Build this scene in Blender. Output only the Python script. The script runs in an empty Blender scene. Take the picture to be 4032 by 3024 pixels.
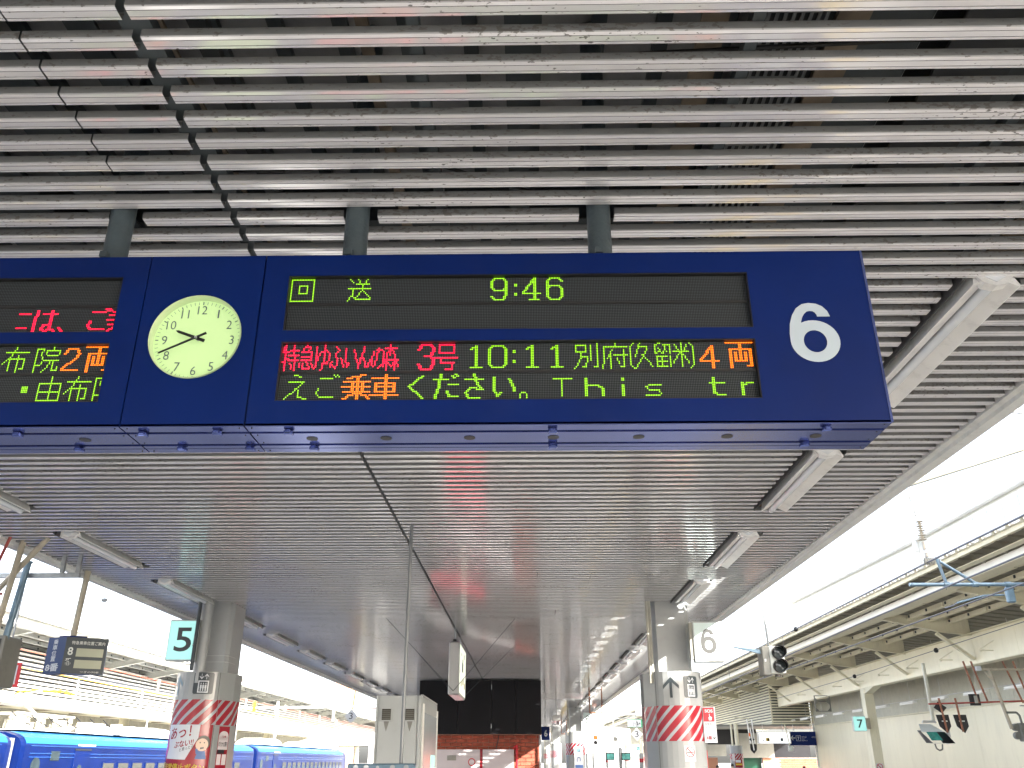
import bpy, bmesh, math, random
from mathutils import Vector, Matrix
random.seed(7)
R = math.radians
D = bpy.data
scene = bpy.context.scene
COL = scene.collection

# ------------------------------------------------------------------ camera
# the camera stands at the world origin, 1.6 m above the platform floor
F_PX, W_PX, H_PX = 3400.0, 4032.0, 3024.0
PITCH = R(23.6)
YAW = math.atan(59 / (F_PX / math.cos(PITCH)))
FW = Vector((-math.sin(YAW) * math.cos(PITCH), math.cos(YAW) * math.cos(PITCH), math.sin(PITCH)))
RT = Vector((math.cos(YAW), math.sin(YAW), 0))
UP = RT.cross(FW)
cam_d = D.cameras.new('camera')
cam_d.sensor_width = 36
cam_d.lens = 36 * F_PX / W_PX
cam_d.clip_start = 0.05
cam_d.clip_end = 3000
cam = D.objects.new('camera', cam_d)
m3 = Matrix((RT, UP, -FW)).transposed()
cam.matrix_world = m3.to_4x4()
COL.objects.link(cam)
scene.camera = cam

# ------------------------------------------------------------------ light
SX, SY, SZ = 1.0, -0.8, 0.595
sun_dir = Vector((SX, SY, SZ)).normalized()
elev = math.asin(sun_dir.z)
world = D.worlds.new("World")
scene.world = world
world.use_nodes = True
wn = world.node_tree.nodes
wl = world.node_tree.links
bg = wn['Background']
sky = wn.new('ShaderNodeTexSky')
sky.sky_type = 'NISHITA'
sky.sun_disc = False
sky.sun_elevation = elev
sky.sun_rotation = math.atan2(SX, SY)
sky.air_density = 0.8
sky.dust_density = 4.0
sky.ozone_density = 0.2
hsv = wn.new('ShaderNodeHueSaturation')          # thin high haze: a paler, less blue sky
hsv.inputs['Saturation'].default_value = 0.5
wl.new(sky.outputs[0], hsv.inputs['Color'])
wl.new(hsv.outputs[0], bg.inputs[0])
bg.inputs[1].default_value = 0.15
sun_d = D.lights.new('sun', 'SUN')
sun_d.energy = 4.5
sun_d.angle = R(0.5)
sun_d.color = (1.0, 0.97, 0.92)
sun = D.objects.new('sun', sun_d)
sun.rotation_euler = sun_dir.to_track_quat('Z', 'Y').to_euler()
COL.objects.link(sun)
scene.view_settings.view_transform = 'Standard'
scene.view_settings.look = 'None'
scene.view_settings.gamma = 1
scene.view_settings.exposure = 2.7
scene.view_settings.use_curve_mapping = False
scene.cycles.max_bounces = 8
scene.cycles.diffuse_bounces = 5
scene.cycles.glossy_bounces = 4
scene.cycles.sample_clamp_indirect = 8

H = 2.12          # height of the louvre ceiling above the camera
GZ = -1.6         # platform floor

# ------------------------------------------------------------------ materials
MATS = {}
def mat(name, col, rough=0.5, metal=0.0, var=0.06, scale=3.0, dirt=0.0, dirtcol=(0.05, 0.045, 0.04),
        bump=0.0, bscale=60.0, emit=None, estr=0.0, spec=0.5, stretch=(1, 1, 1), coat=0.0, dscale=1.0):
    if name in MATS:
        return MATS[name]
    m = D.materials.new(name)
    m.use_nodes = True
    nt = m.node_tree
    b = nt.nodes['Principled BSDF']
    b.inputs['Roughness'].default_value = rough
    b.inputs['Metallic'].default_value = metal
    b.inputs['Specular IOR Level'].default_value = spec
    b.inputs['Coat Weight'].default_value = coat
    geo = nt.nodes.new('ShaderNodeNewGeometry')
    mp = nt.nodes.new('ShaderNodeMapping')
    mp.inputs['Scale'].default_value = stretch
    nt.links.new(geo.outputs['Position'], mp.inputs['Vector'])
    nz = nt.nodes.new('ShaderNodeTexNoise')
    nz.inputs['Scale'].default_value = scale
    nz.inputs['Detail'].default_value = 5
    nt.links.new(mp.outputs[0], nz.inputs['Vector'])
    rp = nt.nodes.new('ShaderNodeValToRGB')
    rp.color_ramp.elements[0].position = 0.3
    rp.color_ramp.elements[1].position = 0.7
    rp.color_ramp.elements[0].color = (*[c * (1 - var) for c in col], 1)
    rp.color_ramp.elements[1].color = (*[min(1, c * (1 + var)) for c in col], 1)
    nt.links.new(nz.outputs['Fac'], rp.inputs[0])
    out = rp.outputs[0]
    if dirt > 0:
        n2 = nt.nodes.new('ShaderNodeTexNoise')
        n2.inputs['Scale'].default_value = 9.0 * dscale
        n2.inputs['Detail'].default_value = 8
        n2.inputs['Roughness'].default_value = 0.7
        nt.links.new(mp.outputs[0], n2.inputs['Vector'])
        r2 = nt.nodes.new('ShaderNodeValToRGB')
        r2.color_ramp.elements[0].position = 0.5
        r2.color_ramp.elements[1].position = 0.8
        r2.color_ramp.elements[0].color = (0, 0, 0, 1)
        r2.color_ramp.elements[1].color = (dirt, dirt, dirt, 1)
        nt.links.new(n2.outputs['Fac'], r2.inputs[0])
        mx = nt.nodes.new('ShaderNodeMixRGB')
        nt.links.new(r2.outputs[0], mx.inputs[0])
        nt.links.new(out, mx.inputs[1])
        mx.inputs[2].default_value = (*dirtcol, 1)
        out = mx.outputs[0]
    nt.links.new(out, b.inputs['Base Color'])
    if bump > 0:
        n3 = nt.nodes.new('ShaderNodeTexNoise')
        n3.inputs['Scale'].default_value = bscale
        nt.links.new(geo.outputs['Position'], n3.inputs['Vector'])
        bp = nt.nodes.new('ShaderNodeBump')
        bp.inputs['Strength'].default_value = bump
        bp.inputs['Distance'].default_value = 0.01
        nt.links.new(n3.outputs['Fac'], bp.inputs['Height'])
        nt.links.new(bp.outputs[0], b.inputs['Normal'])
    if emit:
        b.inputs['Emission Color'].default_value = (*emit, 1)
        b.inputs['Emission Strength'].default_value = estr
    MATS[name] = m
    return m

def slat_material():
    """satin cream slats: clean glossy underside, dusty sides with dark specks"""
    m = D.materials.new('slat_paint')
    m.use_nodes = True
    nt = m.node_tree
    b = nt.nodes['Principled BSDF']
    geo = nt.nodes.new('ShaderNodeNewGeometry')
    mp = nt.nodes.new('ShaderNodeMapping')
    mp.inputs['Scale'].default_value = (0.5, 1, 1)
    nt.links.new(geo.outputs['Position'], mp.inputs['Vector'])
    big = nt.nodes.new('ShaderNodeTexNoise'); big.inputs['Scale'].default_value = 2.2; big.inputs['Detail'].default_value = 4
    nt.links.new(mp.outputs[0], big.inputs['Vector'])
    spk = nt.nodes.new('ShaderNodeTexNoise'); spk.inputs['Scale'].default_value = 85; spk.inputs['Detail'].default_value = 6
    nt.links.new(mp.outputs[0], spk.inputs['Vector'])
    add = nt.nodes.new('ShaderNodeMath'); add.operation = 'MULTIPLY_ADD'
    nt.links.new(big.outputs['Fac'], add.inputs[0]); add.inputs[1].default_value = 0.55
    nt.links.new(spk.outputs['Fac'], add.inputs[2])
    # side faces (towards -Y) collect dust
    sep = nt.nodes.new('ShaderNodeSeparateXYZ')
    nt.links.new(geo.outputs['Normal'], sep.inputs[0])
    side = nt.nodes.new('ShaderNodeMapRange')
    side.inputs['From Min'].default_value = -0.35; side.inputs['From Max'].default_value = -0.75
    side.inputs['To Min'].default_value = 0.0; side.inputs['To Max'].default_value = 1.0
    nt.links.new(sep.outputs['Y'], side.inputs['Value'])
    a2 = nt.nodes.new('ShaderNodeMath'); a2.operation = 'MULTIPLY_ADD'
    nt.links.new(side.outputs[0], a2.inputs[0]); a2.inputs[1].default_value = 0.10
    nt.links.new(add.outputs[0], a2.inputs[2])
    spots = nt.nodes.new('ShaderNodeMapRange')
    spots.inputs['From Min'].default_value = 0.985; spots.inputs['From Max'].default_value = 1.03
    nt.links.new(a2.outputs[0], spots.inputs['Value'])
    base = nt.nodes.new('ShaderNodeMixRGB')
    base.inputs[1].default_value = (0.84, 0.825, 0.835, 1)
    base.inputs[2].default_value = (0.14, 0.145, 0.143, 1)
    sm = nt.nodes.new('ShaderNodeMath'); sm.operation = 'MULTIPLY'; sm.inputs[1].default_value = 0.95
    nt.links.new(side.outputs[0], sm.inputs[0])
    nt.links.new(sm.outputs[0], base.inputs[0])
    d = nt.nodes.new('ShaderNodeMixRGB'); d.inputs[2].default_value = (0.11, 0.10, 0.09, 1)
    s3 = nt.nodes.new('ShaderNodeMath'); s3.operation = 'MULTIPLY'; s3.inputs[1].default_value = 0.85
    nt.links.new(spots.outputs[0], s3.inputs[0])
    nt.links.new(s3.outputs[0], d.inputs[0]); nt.links.new(base.outputs[0], d.inputs[1])
    nt.links.new(d.outputs[0], b.inputs['Base Color'])
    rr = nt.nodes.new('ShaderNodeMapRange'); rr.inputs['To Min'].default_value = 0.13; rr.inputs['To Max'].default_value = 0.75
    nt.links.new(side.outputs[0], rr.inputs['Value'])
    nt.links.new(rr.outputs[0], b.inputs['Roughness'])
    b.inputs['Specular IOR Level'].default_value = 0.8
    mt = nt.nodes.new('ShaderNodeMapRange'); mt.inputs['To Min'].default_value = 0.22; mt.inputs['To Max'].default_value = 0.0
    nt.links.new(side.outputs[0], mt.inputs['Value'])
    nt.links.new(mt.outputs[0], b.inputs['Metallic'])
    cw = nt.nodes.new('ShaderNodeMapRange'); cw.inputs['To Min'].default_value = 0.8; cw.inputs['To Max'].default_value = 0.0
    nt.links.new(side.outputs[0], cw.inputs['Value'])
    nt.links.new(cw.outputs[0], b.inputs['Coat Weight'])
    b.inputs['Coat Roughness'].default_value = 0.09
    MATS['slat'] = m
    return m

def led_panel_material():
    m = D.materials.new('led_panel_dots')
    m.use_nodes = True
    nt = m.node_tree
    b = nt.nodes['Principled BSDF']
    tc = nt.nodes.new('ShaderNodeNewGeometry')
    sep = nt.nodes.new('ShaderNodeSeparateXYZ')
    nt.links.new(tc.outputs['Position'], sep.inputs[0])
    outs = []
    for ax, per in (('X', 0.00614), ('Z', 0.0069)):
        a = nt.nodes.new('ShaderNodeMath'); a.operation = 'MULTIPLY'; a.inputs[1].default_value = 2 * math.pi / per
        nt.links.new(sep.outputs[ax], a.inputs[0])
        s = nt.nodes.new('ShaderNodeMath'); s.operation = 'SINE'
        nt.links.new(a.outputs[0], s.inputs[0]); outs.append(s)
    mul = nt.nodes.new('ShaderNodeMath'); mul.operation = 'ADD'
    nt.links.new(outs[0].outputs[0], mul.inputs[0]); nt.links.new(outs[1].outputs[0], mul.inputs[1])
    r = nt.nodes.new('ShaderNodeMapRange')
    r.inputs['From Min'].default_value = -0.6; r.inputs['From Max'].default_value = 1.6
    nt.links.new(mul.outputs[0], r.inputs['Value'])
    mx = nt.nodes.new('ShaderNodeMixRGB')
    mx.inputs[1].default_value = (0.003, 0.004, 0.005, 1); mx.inputs[2].default_value = (0.066, 0.076, 0.084, 1)
    nt.links.new(r.outputs[0], mx.inputs[0])
    nt.links.new(mx.outputs[0], b.inputs['Base Color'])
    b.inputs['Roughness'].default_value = 0.6
    b.inputs['Specular IOR Level'].default_value = 0.2
    MATS['led_panel'] = m

def stripe_material(name, c1, c2, frac=0.62, period=0.2, slope=1.0):
    """diagonal printed stripes laid out over the UV map (metres)"""
    m = D.materials.new(name)
    m.use_nodes = True
    nt = m.node_tree
    b = nt.nodes['Principled BSDF']
    uv = nt.nodes.new('ShaderNodeUVMap')
    sep = nt.nodes.new('ShaderNodeSeparateXYZ')
    nt.links.new(uv.outputs[0], sep.inputs[0])
    a = nt.nodes.new('ShaderNodeMath'); a.operation = 'MULTIPLY_ADD'
    nt.links.new(sep.outputs['Y'], a.inputs[0]); a.inputs[1].default_value = -slope
    nt.links.new(sep.outputs['X'], a.inputs[2])
    dv = nt.nodes.new('ShaderNodeMath'); dv.operation = 'DIVIDE'; dv.inputs[1].default_value = period
    nt.links.new(a.outputs[0], dv.inputs[0])
    fr = nt.nodes.new('ShaderNodeMath'); fr.operation = 'FRACT'
    nt.links.new(dv.outputs[0], fr.inputs[0])
    lt = nt.nodes.new('ShaderNodeMath'); lt.operation = 'LESS_THAN'; lt.inputs[1].default_value = frac
    nt.links.new(fr.outputs[0], lt.inputs[0])
    mx = nt.nodes.new('ShaderNodeMixRGB')
    mx.inputs[1].default_value = (*c2, 1); mx.inputs[2].default_value = (*c1, 1)
    nt.links.new(lt.outputs[0], mx.inputs[0])
    nt.links.new(mx.outputs[0], b.inputs['Base Color'])
    b.inputs['Roughness'].default_value = 0.22
    MATS[name] = m

slat_material()
led_panel_material()
stripe_material('red_stripe', (0.30, 0.014, 0.024), (0.34, 0.36, 0.38), 0.66, 0.168, 1.0)
M = MATS
mat('void_dark', (0.035, 0.038, 0.04), 0.7, var=0.3)
mat('deck', (0.22, 0.22, 0.225), 0.6, var=0.12, scale=1.2, dirt=0.35)
mat('beam_dark', (0.045, 0.055, 0.06), 0.6, var=0.3)
mat('beam_brown', (0.16, 0.125, 0.09), 0.7, var=0.4, scale=6)
mat('galv', (0.34, 0.36, 0.37), 0.45, 0.4, var=0.2, scale=12)
mat('pole_paint', (0.055, 0.075, 0.085), 0.45, var=0.15, scale=8, dirt=0.25, dirtcol=(0.15, 0.15, 0.14), bump=0.25)
mat('sign_blue', (0.0006, 0.0115, 0.095), 0.4, var=0.12, scale=2.5, coat=0.0, spec=0.16, dirt=0.12, dirtcol=(0.03, 0.04, 0.11), dscale=0.5, bump=0.05, bscale=400)
mat('sign_blue_base', (0.13, 0.17, 0.42), 0.16, 0.85, var=0.08, bump=0.03, bscale=300)
mat('fascia', (0.64, 0.65, 0.63), 0.4, var=0.08, dirt=0.3, dirtcol=(0.12, 0.1, 0.09))
mat('black', (0.012, 0.012, 0.013), 0.4, var=0.2)
mat('black_gloss', (0.01, 0.01, 0.011), 0.15, var=0.2)
mat('white_paint', (0.82, 0.81, 0.77), 0.4, var=0.04, dirt=0.12)
mat('number_white', (0.41, 0.48, 0.54), 0.4, var=0.03)
mat('reflector', (0.68, 0.68, 0.67), 0.3, var=0.05, dirt=0.3)
mat('reflector_dark', (0.05, 0.05, 0.048), 0.5, var=0.2, dirt=0.5)
mat('tube_glass', (0.62, 0.65, 0.68), 0.12, var=0.04, spec=0.8)
mat('column_white', (0.33, 0.34, 0.335), 0.35, var=0.04, scale=1.5, dirt=0.12)
mat('clad_white', (0.29, 0.30, 0.295), 0.22, var=0.03, scale=1.0, dirt=0.08)
mat('red_print', (0.29, 0.012, 0.022), 0.2, var=0.04)
mat('red_bright', (0.55, 0.01, 0.02), 0.35, var=0.05)
mat('yellow_print', (0.52, 0.36, 0.01), 0.3, var=0.04)
mat('white_print', (0.55, 0.57, 0.59), 0.3, var=0.02)
mat('pink_print', (0.52, 0.05, 0.30), 0.3, var=0.02)
mat('black_print', (0.012, 0.012, 0.015), 0.3, var=0.02)
mat('dark_grey_print', (0.035, 0.045, 0.05), 0.3, var=0.05)
mat('arrow_blue', (0.10, 0.19, 0.25), 0.3, var=0.05)
mat('arrow_pale', (0.12, 0.21, 0.27), 0.3, var=0.05)
mat('skin_print', (0.66, 0.48, 0.36), 0.4, var=0.02)
mat('hair_print', (0.08, 0.07, 0.06), 0.4, var=0.02)
mat('shirt_print', (0.06, 0.13, 0.33), 0.4, var=0.02)
mat('lit_cyan', (0.16, 0.30, 0.29), 0.3, var=0.02, emit=(0.38, 0.80, 0.74), estr=0.15)
mat('sign6_face', (0.66, 0.78, 0.76), 0.3, var=0.02)
mat('grey_ink', (0.045, 0.045, 0.042), 0.5, var=0.02)
mat('beam_white', (0.92, 0.91, 0.86), 0.35, var=0.02)
mat('mast_grey', (0.17, 0.18, 0.185), 0.4, 0.3, var=.1)
mat('booth_grey', (0.36, 0.375, 0.365), 0.35, var=0.05, scale=1.2, dirt=0.25, dirtcol=(0.2, 0.19, 0.17), dscale=.4)
mat('sign_frame', (0.45, 0.47, 0.46), 0.4, 0.3, var=0.1)
mat('sign8_blue', (0.006, 0.03, 0.12), 0.35, var=0.06)
mat('clock_face', (0.30, 0.38, 0.20), 0.45, var=0.02, emit=(0.60, 0.88, 0.36), estr=0.10)
mat('clock_rim', (0.35, 0.42, 0.25), 0.4, var=0.02, emit=(0.5, 0.7, 0.30), estr=0.05)
mat('clock_ink', (0.07, 0.08, 0.12), 0.5, var=0.02)
mat('led_green', (0.02, 0.05, 0.01), 0.5, var=0.0, emit=(0.40, 1.0, 0.0), estr=0.27)
mat('led_red', (0.05, 0.01, 0.01), 0.5, var=0.0, emit=(1.0, 0.0, 0.03), estr=0.9)
mat('led_orange', (0.05, 0.02, 0.01), 0.5, var=0.0, emit=(1.0, 0.15, 0.0), estr=0.62)
mat('concrete', (0.45, 0.445, 0.43), 0.75, var=0.12, scale=2.0, dirt=0.3, bump=0.2)
mat('ballast', (0.22, 0.21, 0.195), 0.9, var=0.4, scale=30, bump=1.0, bscale=30)
mat('tactile_yellow', (0.62, 0.42, 0.03), 0.6, var=0.08)
mat('rail_steel', (0.25, 0.2, 0.17), 0.35, 0.8, var=0.2)
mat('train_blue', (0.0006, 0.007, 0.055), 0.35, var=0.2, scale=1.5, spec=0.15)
mat('train_blue_sunlit', (0.010, 0.09, 0.24), 0.35, var=0.04, spec=0.15)
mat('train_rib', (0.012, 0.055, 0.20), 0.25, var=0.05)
mat('train_roof', (0.45, 0.47, 0.48), 0.5, var=0.1, dirt=0.3)
mat('window_glass', (0.02, 0.03, 0.035), 0.3, var=0.2, spec=0.12)
mat('curtain', (0.035, 0.035, 0.03), 0.8, var=0.1)
mat('insulator', (0.34, 0.32, 0.26), 0.3, var=0.1)
mat('insulator_brown', (0.30, 0.27, 0.22), 0.35, var=0.15)
mat('blue_steel', (0.115, 0.18, 0.235), 0.35, 0.3, var=0.15, scale=8)
mat('wire', (0.10, 0.11, 0.14), 0.5, 0.3, var=0.1)
mat('cream', (0.70, 0.66, 0.50), 0.55, var=0.06, scale=1.0, dirt=0.25, dirtcol=(0.25, 0.22, 0.17), stretch=(1, 1, 0.3))
mat('cream_wall', (0.76, 0.71, 0.54), 0.35, var=0.05, scale=0.6, dirt=0.22, dirtcol=(0.35, 0.31, 0.22), stretch=(1, 1, 0.25), dscale=0.3)
mat('sheet_pale', (0.75, 0.72, 0.62), 0.5, var=.08)
mat('cream_grey', (0.58, 0.59, 0.55), 0.5, var=.06, dirt=.2)
mat('wall_board', (0.50, 0.49, 0.40), 0.5, var=0.05, dirt=0.2)  # cream darkened to hold the shade on the upper wall boards
mat('cream_dark', (0.34, 0.33, 0.28), 0.6, var=0.15, dirt=0.3)
mat('roof_sheet', (0.24, 0.225, 0.18), 0.55, var=0.15, scale=2, dirt=0.4)
mat('brick', (0.36, 0.085, 0.045), 0.8, var=0.28, scale=6, bump=0.4, bscale=120)
mat('mortar', (0.38, 0.33, 0.28), 0.9, var=0.15, scale=40)
mat('black_panel', (0.006, 0.006, 0.008), 0.5, var=0.2, spec=0.25)
mat('poster_white', (0.62, 0.56, 0.56), 0.35, var=0.03)
mat('lightbox', (0.8, 0.82, 0.76), 0.4, var=0.02, emit=(0.85, 0.92, 0.72), estr=0.16)
mat('lightbox_white', (0.8, 0.82, 0.84), 0.4, var=0.02, emit=(0.9, 0.95, 1.0), estr=0.22)
mat('alu', (0.50, 0.50, 0.49), 0.35, 0.5, var=0.08)
mat('rust_pipe', (0.24, 0.10, 0.055), 0.7, var=0.4, scale=14)
mat('rust_red', (0.32, 0.06, 0.045), 0.6, var=0.2, scale=10)
mat('beige_pipe', (0.38, 0.34, 0.26), 0.6, var=0.15, scale=6, dirt=0.3)
mat('soot', (0.05, 0.045, 0.035), 0.9, var=0.3)
mat('lens_dark', (0.02, 0.028, 0.03), 0.1, var=0.2, spec=0.8)
mat('signal_grey', (0.16, 0.16, 0.14), 0.5, var=0.15, dirt=0.3)
mat('signal_white', (0.55, 0.57, 0.53), 0.35, var=0.08)
mat('screen_green', (0.03, 0.16, 0.14), 0.2, var=0.6, scale=5, emit=(0.03, 0.20, 0.17), estr=0.10)
mat('screen_beige', (0.35, 0.36, 0.26), 0.3, var=0.1)
mat('orange_paint', (0.8, 0.16, 0.02), 0.4, var=0.05)
mat('green_print', (0.01, 0.28, 0.13), 0.4, var=0.05)
mat('dark_green', (0.01, 0.06, 0.035), 0.3, var=0.1)
mat('peach', (0.42, 0.20, 0.12), 0.7, var=0.06)
mat('shop_grey', (0.20, 0.20, 0.175), 0.6, var=0.08)
mat('building', (0.74, 0.75, 0.73), 0.6, var=0.06)
mat('skin', (0.5, 0.32, 0.22), 0.6, var=0.04)
mat('cloth_dark', (0.03, 0.035, 0.05), 0.9, var=0.2)
mat('hair', (0.012, 0.010, 0.009), 0.6, var=0.2)
mat('orange_yellow', (0.75, 0.42, 0.02), 0.4, var=0.1)

# ------------------------------------------------------------------ mesh helpers
class MB:
    def __init__(self):
        self.v = []; self.f = []; self.s = []; self.uv = None
    def add(self, vs, fs, smooth=False):
        o = len(self.v)
        self.v += [tuple(p) for p in vs]
        self.f += [tuple(i + o for i in f) for f in fs]
        self.s += [smooth] * len(fs)
        return self
    def box(self, x0, x1, y0, y1, z0, z1):
        if x0 > x1: x0, x1 = x1, x0
        if y0 > y1: y0, y1 = y1, y0
        if z0 > z1: z0, z1 = z1, z0
        v = [(x0, y0, z0), (x1, y0, z0), (x1, y1, z0), (x0, y1, z0), (x0, y0, z1), (x1, y0, z1), (x1, y1, z1), (x0, y1, z1)]
        f = [(0, 3, 2, 1), (4, 5, 6, 7), (0, 1, 5, 4), (1, 2, 6, 5), (2, 3, 7, 6), (3, 0, 4, 7)]
        return self.add(v, f)
    def bbox(self, x0, x1, y0, y1, z0, z1, b=0.006):
        """box with chamfered edges along all sides (stacked octagon)"""
        if x0 > x1: x0, x1 = x1, x0
        if y0 > y1: y0, y1 = y1, y0
        rings = []
        for z, i in ((z0, b), (z0 + b, 0), (z1 - b, 0), (z1, b)):
            X0, X1, Y0, Y1 = x0 + i, x1 - i, y0 + i, y1 - i
            rings.append([(X0 + b, Y0, z), (X1 - b, Y0, z), (X1, Y0 + b, z), (X1, Y1 - b, z),
                          (X1 - b, Y1, z), (X0 + b, Y1, z), (X0, Y1 - b, z), (X0, Y0 + b, z)])
        v = [p for r in rings for p in r]
        f = []
        for k in range(3):
            for i in range(8):
                j = (i + 1) % 8
                f.append((k * 8 + i, k * 8 + j, k * 8 + 8 + j, k * 8 + 8 + i))
        f.append(tuple(range(7, -1, -1))); f.append(tuple(range(24, 32)))
        return self.add(v, f)
    def tube(self, p0, p1, r0, r1=None, n=12, caps=True):
        p0 = Vector(p0); p1 = Vector(p1); r1 = r0 if r1 is None else r1
        d = (p1 - p0).normalized()
        a = d.orthogonal().normalized(); b = d.cross(a)
        v = []
        for p, r in ((p0, r0), (p1, r1)):
            for i in range(n):
                t = 2 * math.pi * i / n
                v.append(p + a * (r * math.cos(t)) + b * (r * math.sin(t)))
        self.add(v, [(i, (i + 1) % n, n + (i + 1) % n, n + i) for i in range(n)], True)
        if caps:
            self.add(v[:n], [tuple(range(n - 1, -1, -1))]); self.add(v[n:], [tuple(range(n))])
        return self
    def path(self, pts, r, n=8):
        for a, b in zip(pts[:-1], pts[1:]):
            self.tube(a, b, r, n=n)
        return self
    def lathe(self, c, prof, n=20, axis='z'):
        """prof: list of (radius, height) around an axis through c"""
        v = []
        for r, h in prof:
            for i in range(n):
                t = 2 * math.pi * i / n
                x, y = r * math.cos(t), r * math.sin(t)
                if axis == 'z': v.append((c[0] + x, c[1] + y, c[2] + h))
                elif axis == 'y': v.append((c[0] + x, c[1] + h, c[2] + y))
                else: v.append((c[0] + h, c[1] + x, c[2] + y))
        f = []
        for k in range(len(prof) - 1):
            for i in range(n):
                j = (i + 1) % n
                f.append((k * n + i, k * n + j, (k + 1) * n + j, (k + 1) * n + i))
        self.add(v, f, True)
        self.add(v[:n], [tuple(range(n))]); self.add(v[-n:], [tuple(range(n))])
        return self
    def prism(self, poly, axis, a, b):
        """extrude a 2-D polygon: axis 'x' -> poly (y,z); 'y' -> poly (x,z); 'z' -> poly (x,y)"""
        n = len(poly)
        def P(p, t):
            return (t, p[0], p[1]) if axis == 'x' else ((p[0], t, p[1]) if axis == 'y' else (p[0], p[1], t))
        v = [P(p, a) for p in poly] + [P(p, b) for p in poly]
        f = [(i, (i + 1) % n, n + (i + 1) % n, n + i) for i in range(n)]
        f += [tuple(range(n - 1, -1, -1)), tuple(range(n, 2 * n))]
        return self.add(v, f)
    def quad(self, a, b, c, d):
        return self.add([a, b, c, d], [(0, 1, 2, 3)])
    def mesh(self, name, material, off=(0, 0, 0)):
        me = D.meshes.new(name)
        me.from_pydata([(x - off[0], y - off[1], z - off[2]) for x, y, z in self.v], [], self.f)
        me.polygons.foreach_set('use_smooth', self.s)
        if self.uv:
            l = me.uv_layers.new(name='UVMap')
            l.data.foreach_set('uv', [c for fuv in self.uv for p in fuv for c in p])
        if material: me.materials.append(MATS[material])
        me.update()
        return me
    def build(self, name, material, parent=None, **tags):
        off = wloc(parent) if parent else (0, 0, 0)
        o = D.objects.new(name, self.mesh(name, material, off))
        COL.objects.link(o)
        if parent: o.parent = parent
        for k, val in tags.items(): o[k] = val
        return o

def wloc(o):
    p = Vector((0, 0, 0))
    while o:
        p += o.location; o = o.parent
    return tuple(p)

def obj(name, me, parent=None, loc=(0, 0, 0), **tags):
    o = D.objects.new(name, me); COL.objects.link(o)
    if parent: o.parent = parent
    o.location = loc
    for k, val in tags.items(): o[k] = val
    return o

def thing(name, loc, label, cat, group=None, kind=None):
    o = D.objects.new(name, None); COL.objects.link(o)
    o.empty_display_size = 0.1
    o.location = loc
    o['label'] = label; o['category'] = cat
    if group: o['group'] = group
    if kind: o['kind'] = kind
    return o

def copy_tree(o, parent=None, loc=None, label=None):
    c = o.copy(); COL.objects.link(c)
    c.parent = parent
    if loc is not None: c.location = loc
    if label: c['label'] = label
    for ch in list(o.children): copy_tree(ch, c)
    return c

def struct(mb, name, material, parent=None):
    return mb.build(name, material, parent, kind='structure')

_text_cache = {}
def text_geo(s, bold=0.0):
    """outline of a string as (verts2d, faces) normalised to height 1 of its own bounds; returns also w/h ratio"""
    k = (s, bold)
    if k in _text_cache: return _text_cache[k]
    cu = D.curves.new('t', 'FONT'); cu.body = s; cu.size = 1; cu.offset = bold; cu.resolution_u = 4
    cu.fill_mode = 'FRONT'
    o = D.objects.new('t', cu); COL.objects.link(o)
    dg = bpy.context.evaluated_depsgraph_get()
    dg.update()
    me = D.meshes.new_from_object(o.evaluated_get(dg))
    vs = [(v.co.x, v.co.y) for v in me.vertices]
    fs = [tuple(p.vertices) for p in me.polygons]
    D.objects.remove(o); D.curves.remove(cu); D.meshes.remove(me)
    if not vs:
        _text_cache[k] = ([], [], 1); return _text_cache[k]
    x0 = min(v[0] for v in vs); x1 = max(v[0] for v in vs); y0 = min(v[1] for v in vs); y1 = max(v[1] for v in vs)
    w, h = max(1e-6, x1 - x0), max(1e-6, y1 - y0)
    vs = [((x - x0) / w, (y - y0) / h) for x, y in vs]
    _text_cache[k] = (vs, fs, w / h)
    return _text_cache[k]

def flat_text(s, o, u, v, w, h, material, parent, name='lettering', bold=0.0, skew=0.0):
    """string fitted in the box: lower-left corner o, unit vectors u (right), v (up)"""
    vs, fs, _ = text_geo(s, bold)
    o = Vector(o); u = Vector(u); v = Vector(v)
    mb = MB().add([o + u * ((x + skew * y) * w) + v * (y * h) for x, y in vs], fs)
    return mb.build(name, material, parent)

XU, ZU, YU = (1, 0, 0), (0, 0, 1), (0, 1, 0)

# ================================================================== GROUND
g = MB(); g.quad((-1500, -1500, -2.72), (1500, -1500, -2.72), (1500, 1500, -2.72), (-1500, 1500, -2.72))
struct(g, 'ground', 'ballast')
p = MB(); p.box(-5.7, 3.35, -70, 130, -2.7, GZ)
struct(p, 'platform', 'concrete')
p = MB(); p.box(2.55, 2.85, -30, 130, GZ, GZ + 0.004); p.box(-5.2, -4.9, -30, 130, GZ, GZ + 0.004)
struct(p, 'tactile_paving', 'tactile_yellow')
p = MB(); p.box(10.1, 16.4, -70, 130, -2.7, GZ); struct(p, 'platform', 'concrete')
p = MB(); p.box(-25, -17.5, -70, 130, -2.7, GZ); struct(p, 'platform', 'concrete')
for x in (4.6, 5.7, 7.3, 8.4, -7.0, -8.1, -11, -12.1, -15.1, -16.2):
    struct(MB().box(x - 0.035, x + 0.035, -30, 300, -2.7, -2.55), 'rail', 'rail_steel')

# ================================================================== CEILING (louvre slats under a roof deck)
JX = -1.235
ceiling = struct(MB().box(-5.5, 3.05, -60, 112, 3.16, 3.22), 'ceiling', 'deck')
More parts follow.
